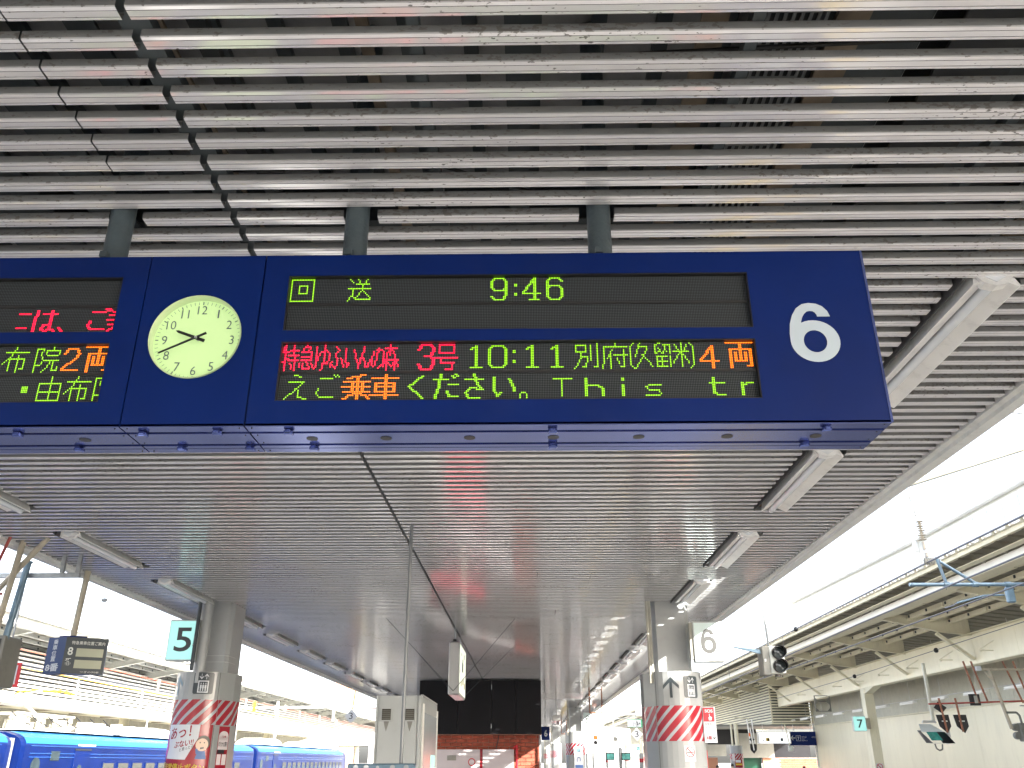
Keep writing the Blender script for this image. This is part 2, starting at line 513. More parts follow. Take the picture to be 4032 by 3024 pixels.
# roof deck slopes / edges: a skirt on the left, a slit on the right that lets sun slip in
MB().box(-5.56, -5.5, -60, 112, 2.1, 3.22).build('roof_skirt', 'deck', ceiling)
sk = MB()
sk.box(3.05, 3.11, -60, 11.4, 2.62, 3.22)
sk.box(3.05, 3.06, 11.401, 112, 2.62, 2.995); sk.box(3.05, 3.06, 11.401, 112, 3.125, 3.22)
yy = 11.4
while yy < 100:
    sk.box(3.052, 3.059, yy, yy + random.uniform(.3, .8), 2.995, 3.125); yy += random.uniform(.9, 1.4)
sk.build('roof_skirt', 'deck', ceiling)
SPITCH = 0.1249
def row_y(k): return 1.998 + SPITCH * k     # far edge of the underside of row k
SW, SH = 0.057, 0.034
# profile in (y, z): far edge at 0, near edge at -SW; small grooves along the underside
prof = [(0.0, SH), (0.0, 0.004), (-0.002, 0.001), (-0.0125, 0.0004), (-0.0135, 0.002), (-0.0150, 0.002), (-0.016, 0.0003), (-0.038, -0.0003), (-0.039, 0.0016),
        (-0.0405, 0.0016), (-0.0415, 0.0), (-0.0535, 0.001), (-SW, 0.004), (-SW, SH)]
def channel(mb, x0, x1, y, z, pr):
    n = len(pr)
    v = [(x0, y + q[0], z + q[1]) for q in pr] + [(x1, y + q[0], z + q[1]) for q in pr]
    mb.add(v, [(i, i + 1, n + i + 1, n + i) for i in range(n - 1)])
    return mb
_slat_me = {}
def slat_mesh(x0, x1):
    L = round(x1 - x0, 3)
    if L not in _slat_me:
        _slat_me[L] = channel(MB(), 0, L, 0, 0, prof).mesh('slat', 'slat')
    return _slat_me[L]
fixR = [(1.10 + 2.52 * i, 1.10 + 2.52 * i + 1.62) for i in range(24)]
fixL = [(1.02 + 2.52 * i, 1.02 + 2.52 * i + 1.62) for i in range(24)]
POLES = (-1.70, -0.70, 0.315)
POLE_Y = 3.05
def row_segments(k):
    y = row_y(k); yc = y - SW / 2
    cuts = [(JX - 0.014, JX + 0.014)]
    if k <= 6: cuts.append((-1.615, -1.608))
    for a, b in fixR:
        if a - 0.02 < yc < b + 0.02: cuts.append((2.085, 2.415))
    for a, b in fixL:
        if a - 0.02 < yc < b + 0.02: cuts.append((-4.80, -4.47))
    if 70 <= k <= 75:
        cuts += [(q - .003, q + .003) for q in (-3.27, -2.585, 0.145, 0.81)]
    if 105 <= k <= 111:
        cuts += [(q - .003, q + .003) for q in (-3.1, -2.55, -0.25, 0.76)]
    if k == 9:
        cuts += [(-1.77, -1.625), (-0.765, -0.62), (0.235, 0.385)]
    # columns pass through the ceiling
    if 12.83 < yc < 13.52: cuts += [(1.82, 2.37), (-4.83, -4.28)]
    elif 12.62 < yc < 12.84: cuts.append((-4.74, -4.50))
    if 1.2 * (1 if k % 1 == 0 else 0) and k in (93, 94, 95, 96): cuts += [(-3.03, -3.02), (0.45, 0.46)]
    cuts.sort()
    segs = []; x = -5.40
    for a, b in cuts:
        if a > x + 0.02: segs.append((x, a))
        x = max(x, b)
    segs.append((x, 3.03))
    return segs
n_sl = 0
stuff = MB()
for k in range(-9, 860):
    for a, b in row_segments(k):
        if n_sl < 298:
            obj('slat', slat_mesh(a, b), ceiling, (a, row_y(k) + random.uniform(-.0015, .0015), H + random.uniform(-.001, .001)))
            n_sl += 1
        else:
            y = row_y(k)
            pr = prof if k < 260 else [(0, SH), (0, 0.001), (-SW * .5, -.0003), (-SW, .001), (-SW, SH)]
            channel(stuff, a, b, y, H, pr)
for k in range(-480, -9):
    channel(stuff, -5.4, 3.03, row_y(k), H, [(0, SH), (0, 0), (-SW, 0), (-SW, SH)])
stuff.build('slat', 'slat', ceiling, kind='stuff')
# carriers above the slats and the clutter in the roof void
for x in (-5.0, -4.2, -3.3, -2.4, -1.235, -0.35, 0.75, 1.8, 2.75):
    MB().box(x - (0.02 if x != -1.235 else .05), x + (0.02 if x != -1.235 else .05), -10, 112, H + SH + 0.002, H + SH + 0.05).build('carrier_rail', 'beam_dark', ceiling)
for x, w, h, mt in ((-5.2, .16, .12, 'beam_dark'), (-4.75, .26, .10, 'beam_dark'), (-4.25, .2, .12, 'beam_dark'), (-3.85, .30, .14, 'beam_dark'),
                    (-3.35, .26, .12, 'beam_dark'), (-2.95, .18, .10, 'void_dark'), (-2.5, .34, .16, 'beam_dark'), (-2.08, .2, .1, 'beam_dark'), (-1.72, .12, .1, 'beam_dark'),
                    (-1.36, .10, .08, 'beam_brown'), (-1.22, .07, .1, 'void_dark'), (-.62, .05, .1, 'beam_brown'), (-.02, .10, .1, 'beam_dark'), (0.70, .10, .1, 'beam_brown'),
                    (1.20, .12, .14, 'beam_brown'), (1.36, .26, .12, 'beam_dark'), (1.56, .05, .10, 'galv'), (1.78, .30, .10, 'void_dark'), (2.02, .16, .10, 'beam_dark'),
                    (2.24, .28, .14, 'void_dark'), (2.47, .05, .1, 'galv'), (2.62, .26, .1, 'beam_brown'), (2.88, .2, .14, 'void_dark')):
    z = H + 0.40 + random.uniform(-.06, .12)
    ye = 11.3 if x > 1.5 else 112
    c = MB(); c.box(x - w / 2, x + w / 2, -10, ye, z, z + 0.015); c.box(x - 0.008, x + 0.008, -10, ye, z + 0.016, z + h)
    c.build('purlin', mt, ceiling)
for i in range(0, 60):
    y = -8 + 2.0 * i
    MB().box(-5.45, 3.0, y, y + 0.12, H + 0.62, H + 0.86).build('cross_beam', 'beam_dark', ceiling)
# deck sheet ribs between beams: alternating pans seen from below
db = MB()
for i in range(-18, 10):
    x = i * 0.3 + 0.02
    db.box(x, x + 0.07, -10, 112 if x < 1.5 else 11, 3.12, 3.158)
db.build('deck_rib', 'beam_dark', ceiling, kind='stuff')
MB().box(1.0, 3.03, -10, 11.0, 2.90, 2.91).build('void_shade_sheet', 'void_dark', ceiling)  # dark sheet added to blacken the void behind the right-hand gaps
# perforated cable tray on the right
tr = MB()
for i in range(-6, 60):
    for j in range(7):
        y = i * 0.16; x = .868 + 0.03 * j
        tr.box(x, x + 0.012, y, y + 0.16, H + 0.30, H + 0.305)
    tr.box(.868, 1.06, y + .03, y + .042, H + 0.2995, H + 0.2999); tr.box(.868, 1.06, y + .11, y + .122, H + 0.2995, H + 0.2999)
tr.box(.85, .862, -1, 9.6, H + 0.30, H + 0.36); tr.box(1.075, 1.087, -1, 9.6, H + 0.30, H + 0.36)
tr.build('cable_tray', 'mast_grey', ceiling)
cb = MB()
for x0, x1, y0, y1, z in ((-1.2, 3, 2.45, 2.2, .2), (-5, -1, 2.8, 2.95, .18), (0.4, 1.6, 1.9, 2.05, .25), (-0.4, 0.2, 3.1, 3.35, .3)):
    cb.tube((x0, y0, H + z), (x1, y1, H + z - .03), 0.009, n=6)
cb.build('cable', 'black', ceiling)
# edge fascias, both sides, in lengths with joints
for x0, x1, xi in ((3.035, 3.15, 1), (-5.50, -5.39, -1)):
    y = -61.0
    while y < 112:
        f = MB()
        y1 = y + 3.64
        if xi > 0:
            f.prism([(3.035, H - 0.012), (3.075, H - 0.02), (3.08, H - 0.045), (3.16, H - 0.05), (3.175, H - 0.035), (3.175, H + 0.36), (3.12, H + 0.36), (3.10, H + 0.02), (3.035, H + 0.02)], 'y', y, y1 - 0.004)
        else:
            f.prism([(-5.385, H - 0.012), (-5.425, H - 0.02), (-5.43, H - 0.045), (-5.49, H - 0.05), (-5.498, H - 0.035), (-5.498, H + 0.12), (-5.44, H + 0.12), (-5.385, H + 0.02)], 'y', y, y1 - 0.004)
        f.build('fascia', 'fascia', ceiling)
        y = y1
# top sheet that leaves the slit open beyond Y=10 only
MB().box(3.05, 3.17, -14, 10.5, H + 0.365, 2.615).build('closing_strip', 'deck', ceiling)

# ================================================================== CEILING LIGHT FITTINGS
def fixture_parts(root):
    L = 1.62
    # black-backed recess, dark flange on the left, white reflector trough, tube
    MB().box(-0.15, 0.15, 0.0, L, 0.075, 0.09).build('housing', 'reflector_dark', root)
    MB().prism([(-0.155, 0.085), (-0.15, -0.015), (-0.145, -0.015), (-0.09, 0.05), (-0.095, 0.055), (-0.14, 0.0), (-0.145, 0.085)], 'y', 0.0, L).build('flange', 'reflector_dark', root)
    MB().prism([(-0.088, 0.06), (-0.10, -0.03), (-0.04, -0.012), (-0.035, 0.02), (0.035, 0.02), (0.045, -0.008), (0.118, -0.042), (0.126, -0.038), (0.09, 0.03), (0.09, 0.06)], 'y', 0.01, L - 0.06).build('reflector', 'reflector', root)
    MB().tube((0.0, 0.05, -0.012), (0.0, L - 0.02, -0.012), 0.028, n=14).build('tube', 'tube_glass', root)
    e = MB().prism([(-0.075, 0.055), (-0.085, 0.0), (-0.055, -0.035), (0.0, -0.048), (0.055, -0.035), (0.085, 0.0), (0.075, 0.055)], 'y', -0.012, 0.045)
    e.build('end_cap', 'reflector', root)
    MB().prism([(-0.05, 0.05), (-0.052, 0.0), (0.0, -0.03), (0.052, 0.0), (0.05, 0.05)], 'y', -0.016, -0.0125).build('socket', 'tube_glass', root)
ords = ['first', 'second', 'third', 'fourth', 'fifth', 'sixth', 'seventh', 'eighth', 'ninth', 'tenth', 'eleventh', 'twelfth',
        'thirteenth', 'fourteenth', 'fifteenth', 'sixteenth', 'seventeenth', 'eighteenth', 'nineteenth', 'twentieth', 'twenty-first', 'twenty-second', 'twenty-third']
fx0 = thing('ceiling_light', (2.25, fixR[1][0], H), 'white trough ceiling light right of the large white 6, nearest of its row', 'ceiling light', 'strip lights along the right side of the ceiling')
MBs = MB
def at_local(root):
    pass
_save = wloc
wloc_real = wloc
def wloc(o): return (0, 0, 0)
fixture_parts(fx0)
def wloc(o): return wloc_real(o)
for i in range(2, 24):
    copy_tree(fx0, None, (2.25, fixR[i][0], H), 'white trough ceiling light, %s from the blue sign in the right-hand row' % ords[i - 1])
fxL = copy_tree(fx0, None, (-4.635, fixL[2][0], H), 'white trough ceiling light cut by the left picture edge, nearest of the left row')
fxL['group'] = 'strip lights along the left side of the ceiling'
for i in range(3, 24):
    c = copy_tree(fxL, None, (-4.635, fixL[i][0], H), 'white trough ceiling light, %s from the near end of the left-hand row' % ords[i - 2])

# ================================================================== DEPARTURE BOARD
YF, YB = 2.88, 3.16
ZB, ZT = 1.102, 1.812
board = thing('departure_board', (0.15, 3.02, ZB), 'dark blue hanging departure board with coloured LED lines and a large white 6', 'departure board')
def face_with_holes(x0, x1, holes):
    """front sheet in pieces around rectangular holes stacked vertically (all same x range)"""
    mb = MB()
    if not holes:
        mb.box(x0, x1, YF, YF + 0.02, ZB, ZT); return mb
    hx0, hx1 = holes[0][0], holes[0][1]
    mb.box(x0, hx0, YF, YF + 0.02, ZB, ZT); mb.box(hx1, x1, YF, YF + 0.02, ZB, ZT)
    zs = [ZB]
    for _, _, a, b in sorted(holes, key=lambda h: h[2]): zs += [a, b]
    zs.append(ZT)
    for i in range(0, len(zs), 2): mb.box(hx0, hx1, YF, YF + 0.02, zs[i], zs[i + 1])
    return mb
SCR = [(1.484, 1.722), (1.198, 1.438)]
XS0, XS1 = -0.908, 0.856
MODS = [(-3.6, -1.4585, [(-3.34, -1.553, a, b) for a, b in SCR]), (-1.4535, -1.0075, None), (-1.0025, 1.30, [(XS0, XS1, a, b) for a, b in SCR])]
for x0, x1, holes in MODS:
    if holes is None:
        # clock module: sheet with a round hole
        mb = MB(); cx, cz, r = -1.236, 1.462, 0.170; n = 48
        ring = [(cx + r * math.cos(2 * math.pi * i / n), cz + r * math.sin(2 * math.pi * i / n)) for i in range(n)]
        def border(t):
            c, s = math.cos(t), math.sin(t); k = 1e9
            if c > 1e-9: k = min(k, (x1 - cx) / c)
            if c < -1e-9: k = min(k, (x0 - cx) / c)
            if s > 1e-9: k = min(k, (ZT - cz) / s)
            if s < -1e-9: k = min(k, (ZB - cz) / s)
            return (cx + k * c, cz + k * s)
        angs = sorted([2 * math.pi * i / n for i in range(n)] + [math.atan2(zz - cz, xx - cx) % (2 * math.pi) for xx in (x0, x1) for zz in (ZB, ZT)])
        inn = [(cx + r * math.cos(t), YF, cz + r * math.sin(t)) for t in angs]
        out = [(border(t)[0], YF, border(t)[1]) for t in angs]
        N = len(angs)
        mb.add(inn + out, [(i, (i + 1) % N, N + (i + 1) % N, N + i) for i in range(N)])
        mb.build('front_panel', 'sign_blue', board)
    else:
        face_with_holes(x0, x1, holes).build('front_panel', 'sign_blue', board)
    # body behind: top, back
    b = MB(); b.box(x0, x1, YF + 0.021 if holes else YF + 0.001, YB, ZT - 0.012, ZT - 0.001)
    b.box(x0, x1, YB - 0.012, YB, ZB + 0.021, ZT - 0.013)
    b.build('casing', 'sign_blue', board)
    # underside: folded plates with grooves
    u = MB()
    for ya, yb, dz in ((YF + 0.0, YF + 0.052, 0.0), (YF + 0.056, YF + 0.07, 0.006), (YF + 0.073, YF + 0.182, 0.0), (YF + 0.186, YF + 0.2, 0.006), (YF + 0.204, YF + 0.232, 0.0), (YF + 0.237, YB, 0.0)):
        u.box(x0 + 0.0005, x1 - 0.0005, ya, yb, ZB + dz - 0.0035, ZB + dz + 0.008)
    u.build('bottom_panel', 'sign_blue_base', board)
    MB().box(x0 + 0.001, x1 - 0.001, YF + 0.02, YB - 0.013, ZB + 0.016, ZB + 0.02).build('liner', 'black', board)
MB().box(1.3005, 1.306, YF + 0.001, YB, ZB + 0.001, ZT - 0.002).build('end_panel', 'sign_blue', board)
# thin light edge along the right end
MB().box(1.298, 1.307, YF - 0.002, YF + 0.0, ZB, ZT).build('edge_trim', 'sign_blue_base', board)
# screens
for sx0, sx1 in ((XS0, XS1), (-3.34, -1.553)):
    for a, b in SCR:
        s = MB().box(sx0, sx1, YF + 0.022, YF + 0.026, a, b).build('led_screen', 'led_panel', board)
        fr = MB()
        fr.box(sx0, sx1, YF + 0.002, YF + 0.0215, b - 0.004, b - 0.0005); fr.box(sx0, sx1, YF + 0.002, YF + 0.0215, a + 0.0005, a + 0.004)
        fr.box(sx1 - 0.004, sx1 - 0.0005, YF + 0.002, YF + 0.0215, a + .0045, b - .0045); fr.box(sx0 + 0.0005, sx0 + 0.004, YF + 0.002, YF + 0.0215, a + .0045, b - .0045)
        zm = (a + b) / 2
        fr.box(sx0 + .0045, sx1 - .0045, YF + 0.018, YF + 0.0217, zm - 0.0055, zm + 0.0055)
        fr.build('screen_frame', 'black', s)
G = {
 '回': "0,0 14,0 14,14 0,14 0,0;5,4 10,4 10,9 5,9 5,4",
 '送': "2,0 4,2;7,0 8,2;13,0 12,2;6,3 14,3;5,6 15,6;10,3 10,7;10,7 6,12;10,7 15,12;1,6 4,6 4,10 1,14;4,11 6,13 15,13",
 '特': "2,1 1,4;0,4 6,4;3,0 3,15;0,10 6,8;11,0 11,6;7,3 15,3;6,6 15,6;6,9 15,9;12,6 12,15 10,14;8,11 9,13",
 '急': "7,0 3,4;6,1 11,1 9,4;3,4 13,4 13,9;3,7 13,7;3,9 13,9;1,13 2,11;5,11 5,14 11,14 11,13;8,10 9,12;13,11 15,14",
 'ゆ': "2,1 1,6 1,12 2,13;2,10 5,5 9,3 13,4 14,8 12,11 8,11;9,0 9,9 8,13 6,15",
 'ふ': "6,1 10,3;9,4 6,6 9,9 9,12 6,14 4,12;1,13 3,10;12,8 15,13",
 'い': "2,2 2,9 4,13 6,11;11,3 13,6 14,10",
 'ん': "8,1 5,7 1,14;1,14 5,8 8,9 9,13 12,13 15,9",
 'の': "8,2 7,8 4,13 2,12 1,8 4,4 8,2 13,4 14,8 12,12 9,14",
 '森': "8,0 8,6;3,2 13,2;8,2 4,6;8,2 12,6;4,7 4,15;1,9 7,9;4,9 1,13;4,9 7,12;12,7 12,15;9,9 15,9;12,9 9,13;12,9 15,13",
 '号': "3,0 13,0 13,5 3,5 3,0;0,8 15,8;5,8 4,11 13,11 12,15 8,15",
 '別': "1,1 7,1 7,5 1,5 1,1;4,5 4,8;4,8 8,8 7,14 5,14;4,8 3,11 0,15;10,1 10,10;14,0 14,14 12,14",
 '府': "8,0 8,2;1,2 15,2;1,2 1,11 0,15;6,4 3,9;5,6 5,15;7,7 15,7;13,4 13,14 11,14;9,9 10,12",
 '久': "5,0 1,8;4,2 11,2 8,8 1,15;7,7 12,11 15,14",
 '留': "2,1 1,6 6,5;6,0 2,1;5,3 7,6;9,1 15,1 14,6 12,5;11,1 9,6;3,8 14,8 14,14 3,14 3,8;3,11 14,11;8,8 8,14",
 '米': "8,0 8,14;1,5 15,5;3,1 5,4;13,1 11,4;8,5 1,12;8,5 15,12",
 '(': "2,0 0,2 0,13 2,15", ')': "0,0 2,2 2,13 0,15",
 '両': "0,0 15,0;8,0 8,11;2,4 14,4 14,14 12,14;2,4 2,15;5,6 5,11 11,11 11,6",
 'え': "6,0 10,1;3,4 12,4 8,8 1,14;7,8 9,9 9,13 14,14",
 'ご': "4,2 11,2;12,0 13,1;14,0 15,1;3,8 2,11 4,13 12,13",
 '乗': "12,0 3,2;1,4 15,4;0,7 15,7;1,10 15,10;5,4 5,10;11,4 11,10;8,1 8,15;8,10 1,14;8,10 15,14",
 '車': "1,2 15,2;3,5 13,5 13,10 3,10 3,5;3,7 13,7;0,12 15,12;8,0 8,15",
 'く': "9,1 1,7 9,14",
 'だ': "1,3 9,3;5,0 4,6 2,14;10,6 15,6;9,10 10,13 15,13;12,1 13,2;14,0 15,1",
 'さ': "2,3 12,3;7,0 9,6 12,9;12,9 5,8 2,11 4,14 10,14",
 '。': "1,11 3,11 4,13 3,15 1,15 0,13 1,11",
 'T': "0,3 11,3;5,3 5,13", 'h': "0,3 0,13;0,7 7,7 10,9 10,13", 'i': "1,3 1,4;1,7 1,13", 's': "9,7 2,7 0,8 2,10 8,10 9,12 8,13 0,13",
 't': "2,3 2,12 4,13 8,13;0,6 8,6", 'r': "1,6 1,13;1,8 4,6 7,6",
 '1': "1,3 4,1 4,14;1,14 7,14", '0': "2,1 8,1 10,3 10,12 8,14 2,14 0,12 0,3 2,1", '9': "9,6 7,8 2,8 0,6 0,2 2,0 7,0 9,2 9,11 7,14 2,14 0,12",
 '4': "7,0 7,14;7,0 0,9 0,10 10,10;4,14 9,14", '6': "9,2 7,0 2,0 0,2 0,12 2,14 7,14 9,12 9,7 7,5 2,5 0,7",
 ':': "0,4 0,5;0,10 0,11", '3': "0,3 2,0 7,0 9,2 9,4 7,7 4,7;7,7 9,9 9,12 7,15 2,15 0,12",
 '４': "7,2 7,15;7,2 0,10 0,11 10,11", '2': "0,4 2,1 7,1 9,4 7,7 0,13 0,14 9,14",
 '布': "1,3 15,3;7,0 5,5 0,10;4,7 13,7 13,13 11,13;4,7 4,14;9,5 9,15",
 '院': "1,1 1,15;1,1 5,1 4,5 6,8 4,11 1,11;11,0 11,2;7,4 7,2 15,2 15,4;8,5 14,5;7,8 15,8;10,8 9,12 6,15;12,8 12,14 15,14 15,12",
 '由': "1,4 14,4 14,14 1,14 1,4;1,9 14,9;8,0 8,14",
 'に': "0,3 6,3;0,12 5,12", 'は': "2,1 1,8 1,14;6,3 14,3;11,1 11,12 14,14;11,10 7,10 6,13 9,14 11,12",
 '、': "1,12 4,15", '・': "0,6 3,6;0,7 3,7;0,8 3,8;0,9 3,9",
}
def dots(ch, wscale=1.0, bold=False):
    s = set()
    for st in G[ch].split(';'):
        pts = [tuple(float(c) for c in q.split(',')) for q in st.split()]
        pts = [(x * wscale, y) for x, y in pts]
        for (xa, ya), (xb, yb) in zip(pts[:-1], pts[1:]):
            n = int(max(abs(xb - xa), abs(yb - ya), 1) + 0.5)
            for i in range(n + 1):
                x, y = xa + (xb - xa) * i / n, ya + (yb - ya) * i / n
                s.add((int(round(x)), int(round(y))))
                if bold: s.add((int(round(x)) + 1, int(round(y))))
    return s
PX = (XS1 - XS0) / 288
def led_char(ch, col, row, color, x_left=XS0, wscale=1.0, bold=False, clip=None, dx=1.0):
    a, b = SCR[row // 2]
    zt = (b - 0.005) if row % 2 == 0 else ((a + b) / 2 - 0.007)
    ph = ((b - a) / 2 - 0.012) / 16
    mb = MB()
    for cx, cy in dots(ch, wscale, bold):
        x = x_left + (col + cx + 0.5) * PX * dx; z = zt - (cy + 0.5) * ph
        if clip and x > clip: continue
        r = PX * 0.42
        y = YF + 0.0205
        pts = [(x + r * math.cos(t), y, z + r * 1.06 * math.sin(t)) for t in (0.26, 1.31, 2.36, 3.40, 4.45, 5.50)]
        mb.add(pts + [(x, y - 0.0016, z)], [(i, (i + 1) % 6, 6) for i in range(6)])
    if mb.v: mb.build('led_character', 'led_' + color, board)
for ch, c, col, ws, bd in (('回', 1, 'green', 1, 0), ('送', 36, 'green', 1, 0), ('9', 127, 'green', 1, 1), (':', 142, 'green', 1, 1), ('4', 147, 'green', 1, 1), ('6', 162, 'green', 1, 1)):
    led_char(ch, c, 0, col, wscale=ws, bold=bd)
for ch, c, ws in (('特', 0, .65), ('急', 10, .65), ('ゆ', 20, .65), ('ふ', 29, .6), ('い', 38, .55), ('ん', 46, .55), ('の', 54, .6), ('森', 61, .68)):
    led_char(ch, c, 2, 'red', wscale=ws, bold=False)
led_char('3', 83, 2, 'red', bold=1); led_char('号', 93, 2, 'red', wscale=.9)
for ch, c in (('1', 114), ('0', 126), (':', 141), ('1', 148), ('1', 163)): led_char(ch, c, 2, 'green', bold=1)
for ch, c, ws in (('別', 178, 1), ('府', 195, 1), ('(', 212, 1), ('久', 214, .75), ('留', 226, .68), ('米', 237, .7), (')', 248, 1)): led_char(ch, c, 2, 'green', wscale=ws)
led_char('４', 254, 2, 'orange', bold=1); led_char('両', 270, 2, 'orange', bold=1)
for ch, c, col, ws, bd in (('え', 3, 'green', 1, 0), ('ご', 21, 'green', 1, 0), ('乗', 38, 'orange', 1.1, 1), ('車', 55, 'orange', 1.1, 1), ('く', 77, 'green', 1, 1), ('だ', 92, 'green', 1, 1),
                       ('さ', 110, 'green', 1, 1), ('い', 127, 'green', 1, 1), ('。', 145, 'green', 1, 0), ('T', 165, 'green', 1, 0), ('h', 184, 'green', 1, 1), ('i', 205, 'green', 1, 1),
                       ('s', 220, 'green', 1, 0), ('t', 258, 'green', 1, 1), ('r', 276, 'green', 1, 1)):
    led_char(ch, c, 3, col, wscale=ws, bold=bd)
XR = -1.553
def ledL(ch, col, row, color, **k): led_char(ch, col, row, color, x_left=XR - 288 * PX, clip=XR - 0.003, **k)
ledL('に', 232 - 7, 1, 'red', bold=1); ledL('は', 234, 1, 'red', bold=1); ledL('、', 250, 1, 'red', bold=1); ledL('ご', 267, 1, 'red', bold=1); ledL('乗', 281, 1, 'red', bold=1)
ledL('布', 222, 2, 'green'); ledL('院', 241, 2, 'green'); ledL('2', 259, 2, 'orange', bold=1); ledL('両', 272, 2, 'orange', bold=1)
ledL('・', 238, 3, 'green'); ledL('由', 247, 3, 'green'); ledL('布', 264, 3, 'green'); ledL('院', 281, 3, 'green')
# number 6: bowl ring and stem drawn as in the printed numeral
def six_parts(x0, z0, w, h, y, material, parent, name='number'):
    n = 40
    O = [(.5 + .5 * math.cos(2 * math.pi * i / n), .35 + .35 * math.sin(2 * math.pi * i / n)) for i in range(n)]
    I = [(.5 + .235 * math.cos(2 * math.pi * i / n), .345 + .185 * math.sin(2 * math.pi * i / n)) for i in range(n)]
    P = lambda p, dy: (x0 + p[0] * w, y - dy, z0 + p[1] * h)
    mb = MB().add([P(p, 0) for p in O + I], [(i, (i + 1) % n, n + (i + 1) % n, n + i) for i in range(n)])
    o = [(.875, .763), (.83, .86), (.74, .94), (.62, .985), (.47, 1.0), (.33, .98), (.2, .91), (.1, .79), (.03, .64), (0, .47), (.0, .35)]
    q = [(.61, .763), (.60, .80), (.57, .835), (.53, .855), (.47, .86), (.41, .85), (.35, .81), (.30, .75), (.265, .67), (.245, .56), (.25, .40)]
    mb.add([P(p, .0006) for p in o + q], [(i, i + 1, 12 + i, 11 + i) for i in range(10)])
    return mb.build(name, material, parent)
six_parts(0.985, 1.338, 0.182, 0.245, YF - 0.002, 'number_white', board)
# clock
CX, CZ, CR = -1.236, 1.462, 0.170
clock = thing('wall_clock', (CX, YF, CZ - CR), 'round glowing pale green clock showing 9:42, set in the blue departure board', 'clock')
n = 64
rim = MB()
vv = []
for r, y in ((CR + 0.004, YF - 0.004), (CR + 0.004, YF - 0.001), (CR, YF + 0.001), (CR, YF + 0.034)):
    vv += [(CX + r * math.cos(2 * math.pi * i / n), y, CZ + r * math.sin(2 * math.pi * i / n)) for i in range(n)]
vv += [(CX + (CR - 0.001) * math.cos(2 * math.pi * i / n), YF - 0.004, CZ + (CR - 0.001) * math.sin(2 * math.pi * i / n)) for i in range(n)]
fs_ = []
for a, b in ((0, 1), (1, 2), (2, 3), (0, 4), (4, 2)):
    fs_ += [(a * n + i, a * n + (i + 1) % n, b * n + (i + 1) % n, b * n + i) for i in range(n)]
rim.add(vv, fs_, True).build('rim', 'clock_rim', clock)
MB().add([(CX + CR * math.cos(2 * math.pi * i / n), YF + 0.034, CZ + CR * math.sin(2 * math.pi * i / n)) for i in range(n)], [tuple(range(n))]).build('dial', 'clock_face', clock)
yk = YF + 0.031
for i in range(60):
    t = math.pi / 2 - 2 * math.pi * i / 60
    w = 0.0020 if i % 5 == 0 else 0.0009
    ra, rb = (CR - 0.019, CR - 0.007)
    c, s = math.cos(t), math.sin(t)
    P = lambda r, q: (CX + r * c - q * s, yk, CZ + r * s + q * c)
    MB().quad(P(ra, -w), P(rb, -w), P(rb, w), P(ra, w)).build('minute_mark', 'clock_ink', clock)
for h in range(1, 13):
    t = math.pi / 2 - 2 * math.pi * h / 12
    vs, fs, ar = text_geo(str(h), -0.006)
    hh = 0.036; w = hh * ar * 0.92
    if h == 1: w = hh * 0.16
    ox, oz = CX + 0.128 * math.cos(t) - w / 2, CZ + 0.128 * math.sin(t) - hh / 2
    MB().add([(ox + x * w, yk, oz + y * hh) for x, y in vs], fs).build('numeral', 'clock_ink', clock)
def hand(ang, l0, l1, w0, w1, y):
    t = math.pi / 2 - R(ang); c, s = math.cos(t), math.sin(t)
    P = lambda r, q, yy: (CX + r * c - q * s, yy, CZ + r * s + q * c)
    pts = [(-l0, -w0), (l1 - w1 * 2, -w1), (l1, 0), (l1 - w1 * 2, w1), (-l0, w0)]
    mb = MB()
    v = [P(r, q, y) for r, q in pts] + [P(r, q, y + 0.003) for r, q in pts]
    mb.add(v, [(0, 1, 2, 3, 4), (9, 8, 7, 6, 5)] + [(i, (i + 1) % 5, 5 + (i + 1) % 5, 5 + i) for i in range(5)])
    mb.build('clock_hand', 'black', clock)
hand(30 * 9 + 42 / 2, 0.034, 0.088, 0.0065, 0.005, YF + 0.012)
hand(244, 0.042, 0.150, 0.0045, 0.0032, YF + 0.006)
MB().tube((CX, YF + 0.004, CZ), (CX, YF + 0.033, CZ), 0.005, n=12).build('pivot', 'galv', clock)
# underside fittings: clamp brackets, vents, screws
BR = [(-1.85, YF + 0.05), (-1.70, YF + 0.21), (-1.39, YF + 0.05), (-1.305, YF + 0.21), (-1.115, YF + 0.04), (-1.045, YF + 0.21),
      (-0.855, YF + 0.04), (-0.80, YF + 0.21), (0.10, YF + 0.04), (0.105, YF + 0.20), (1.08, YF + 0.035), (1.05, YF + 0.20)]
for x, y in BR:
    k = MB(); k.bbox(x - 0.017, x + 0.017, y - 0.012, y + 0.016, ZB - 0.022, ZB - 0.0045, 0.004); k.bbox(x - 0.010, x + 0.010, y - 0.018, y - 0.0125, ZB - 0.018, ZB - 0.0045, 0.002)
    k.build('clamp', 'sign_blue_base', board)
for x in (-2.0, -1.64, -0.79, -0.515, -0.205, 0.105, 0.42, 0.745, 1.07):
    a = [(x + 0.021 * math.cos(2 * math.pi * i / 20), YF + 0.128 + 0.021 * math.sin(2 * math.pi * i / 20)) for i in range(20)]
    MB().prism(a, 'z', ZB - 0.0052, ZB - 0.004).build('vent', 'black', board)
sc_ = MB()
for x0, x1, _ in MODS:
    for x in (x0 + 0.02, x1 - 0.02):
        for y in (YF + 0.015, YF + 0.09, YF + 0.17, YF + 0.26):
            sc_.tube((x, y, ZB - 0.0055), (x, y, ZB - 0.0035), 0.003, n=8)
sc_.build('screws', 'black', board)
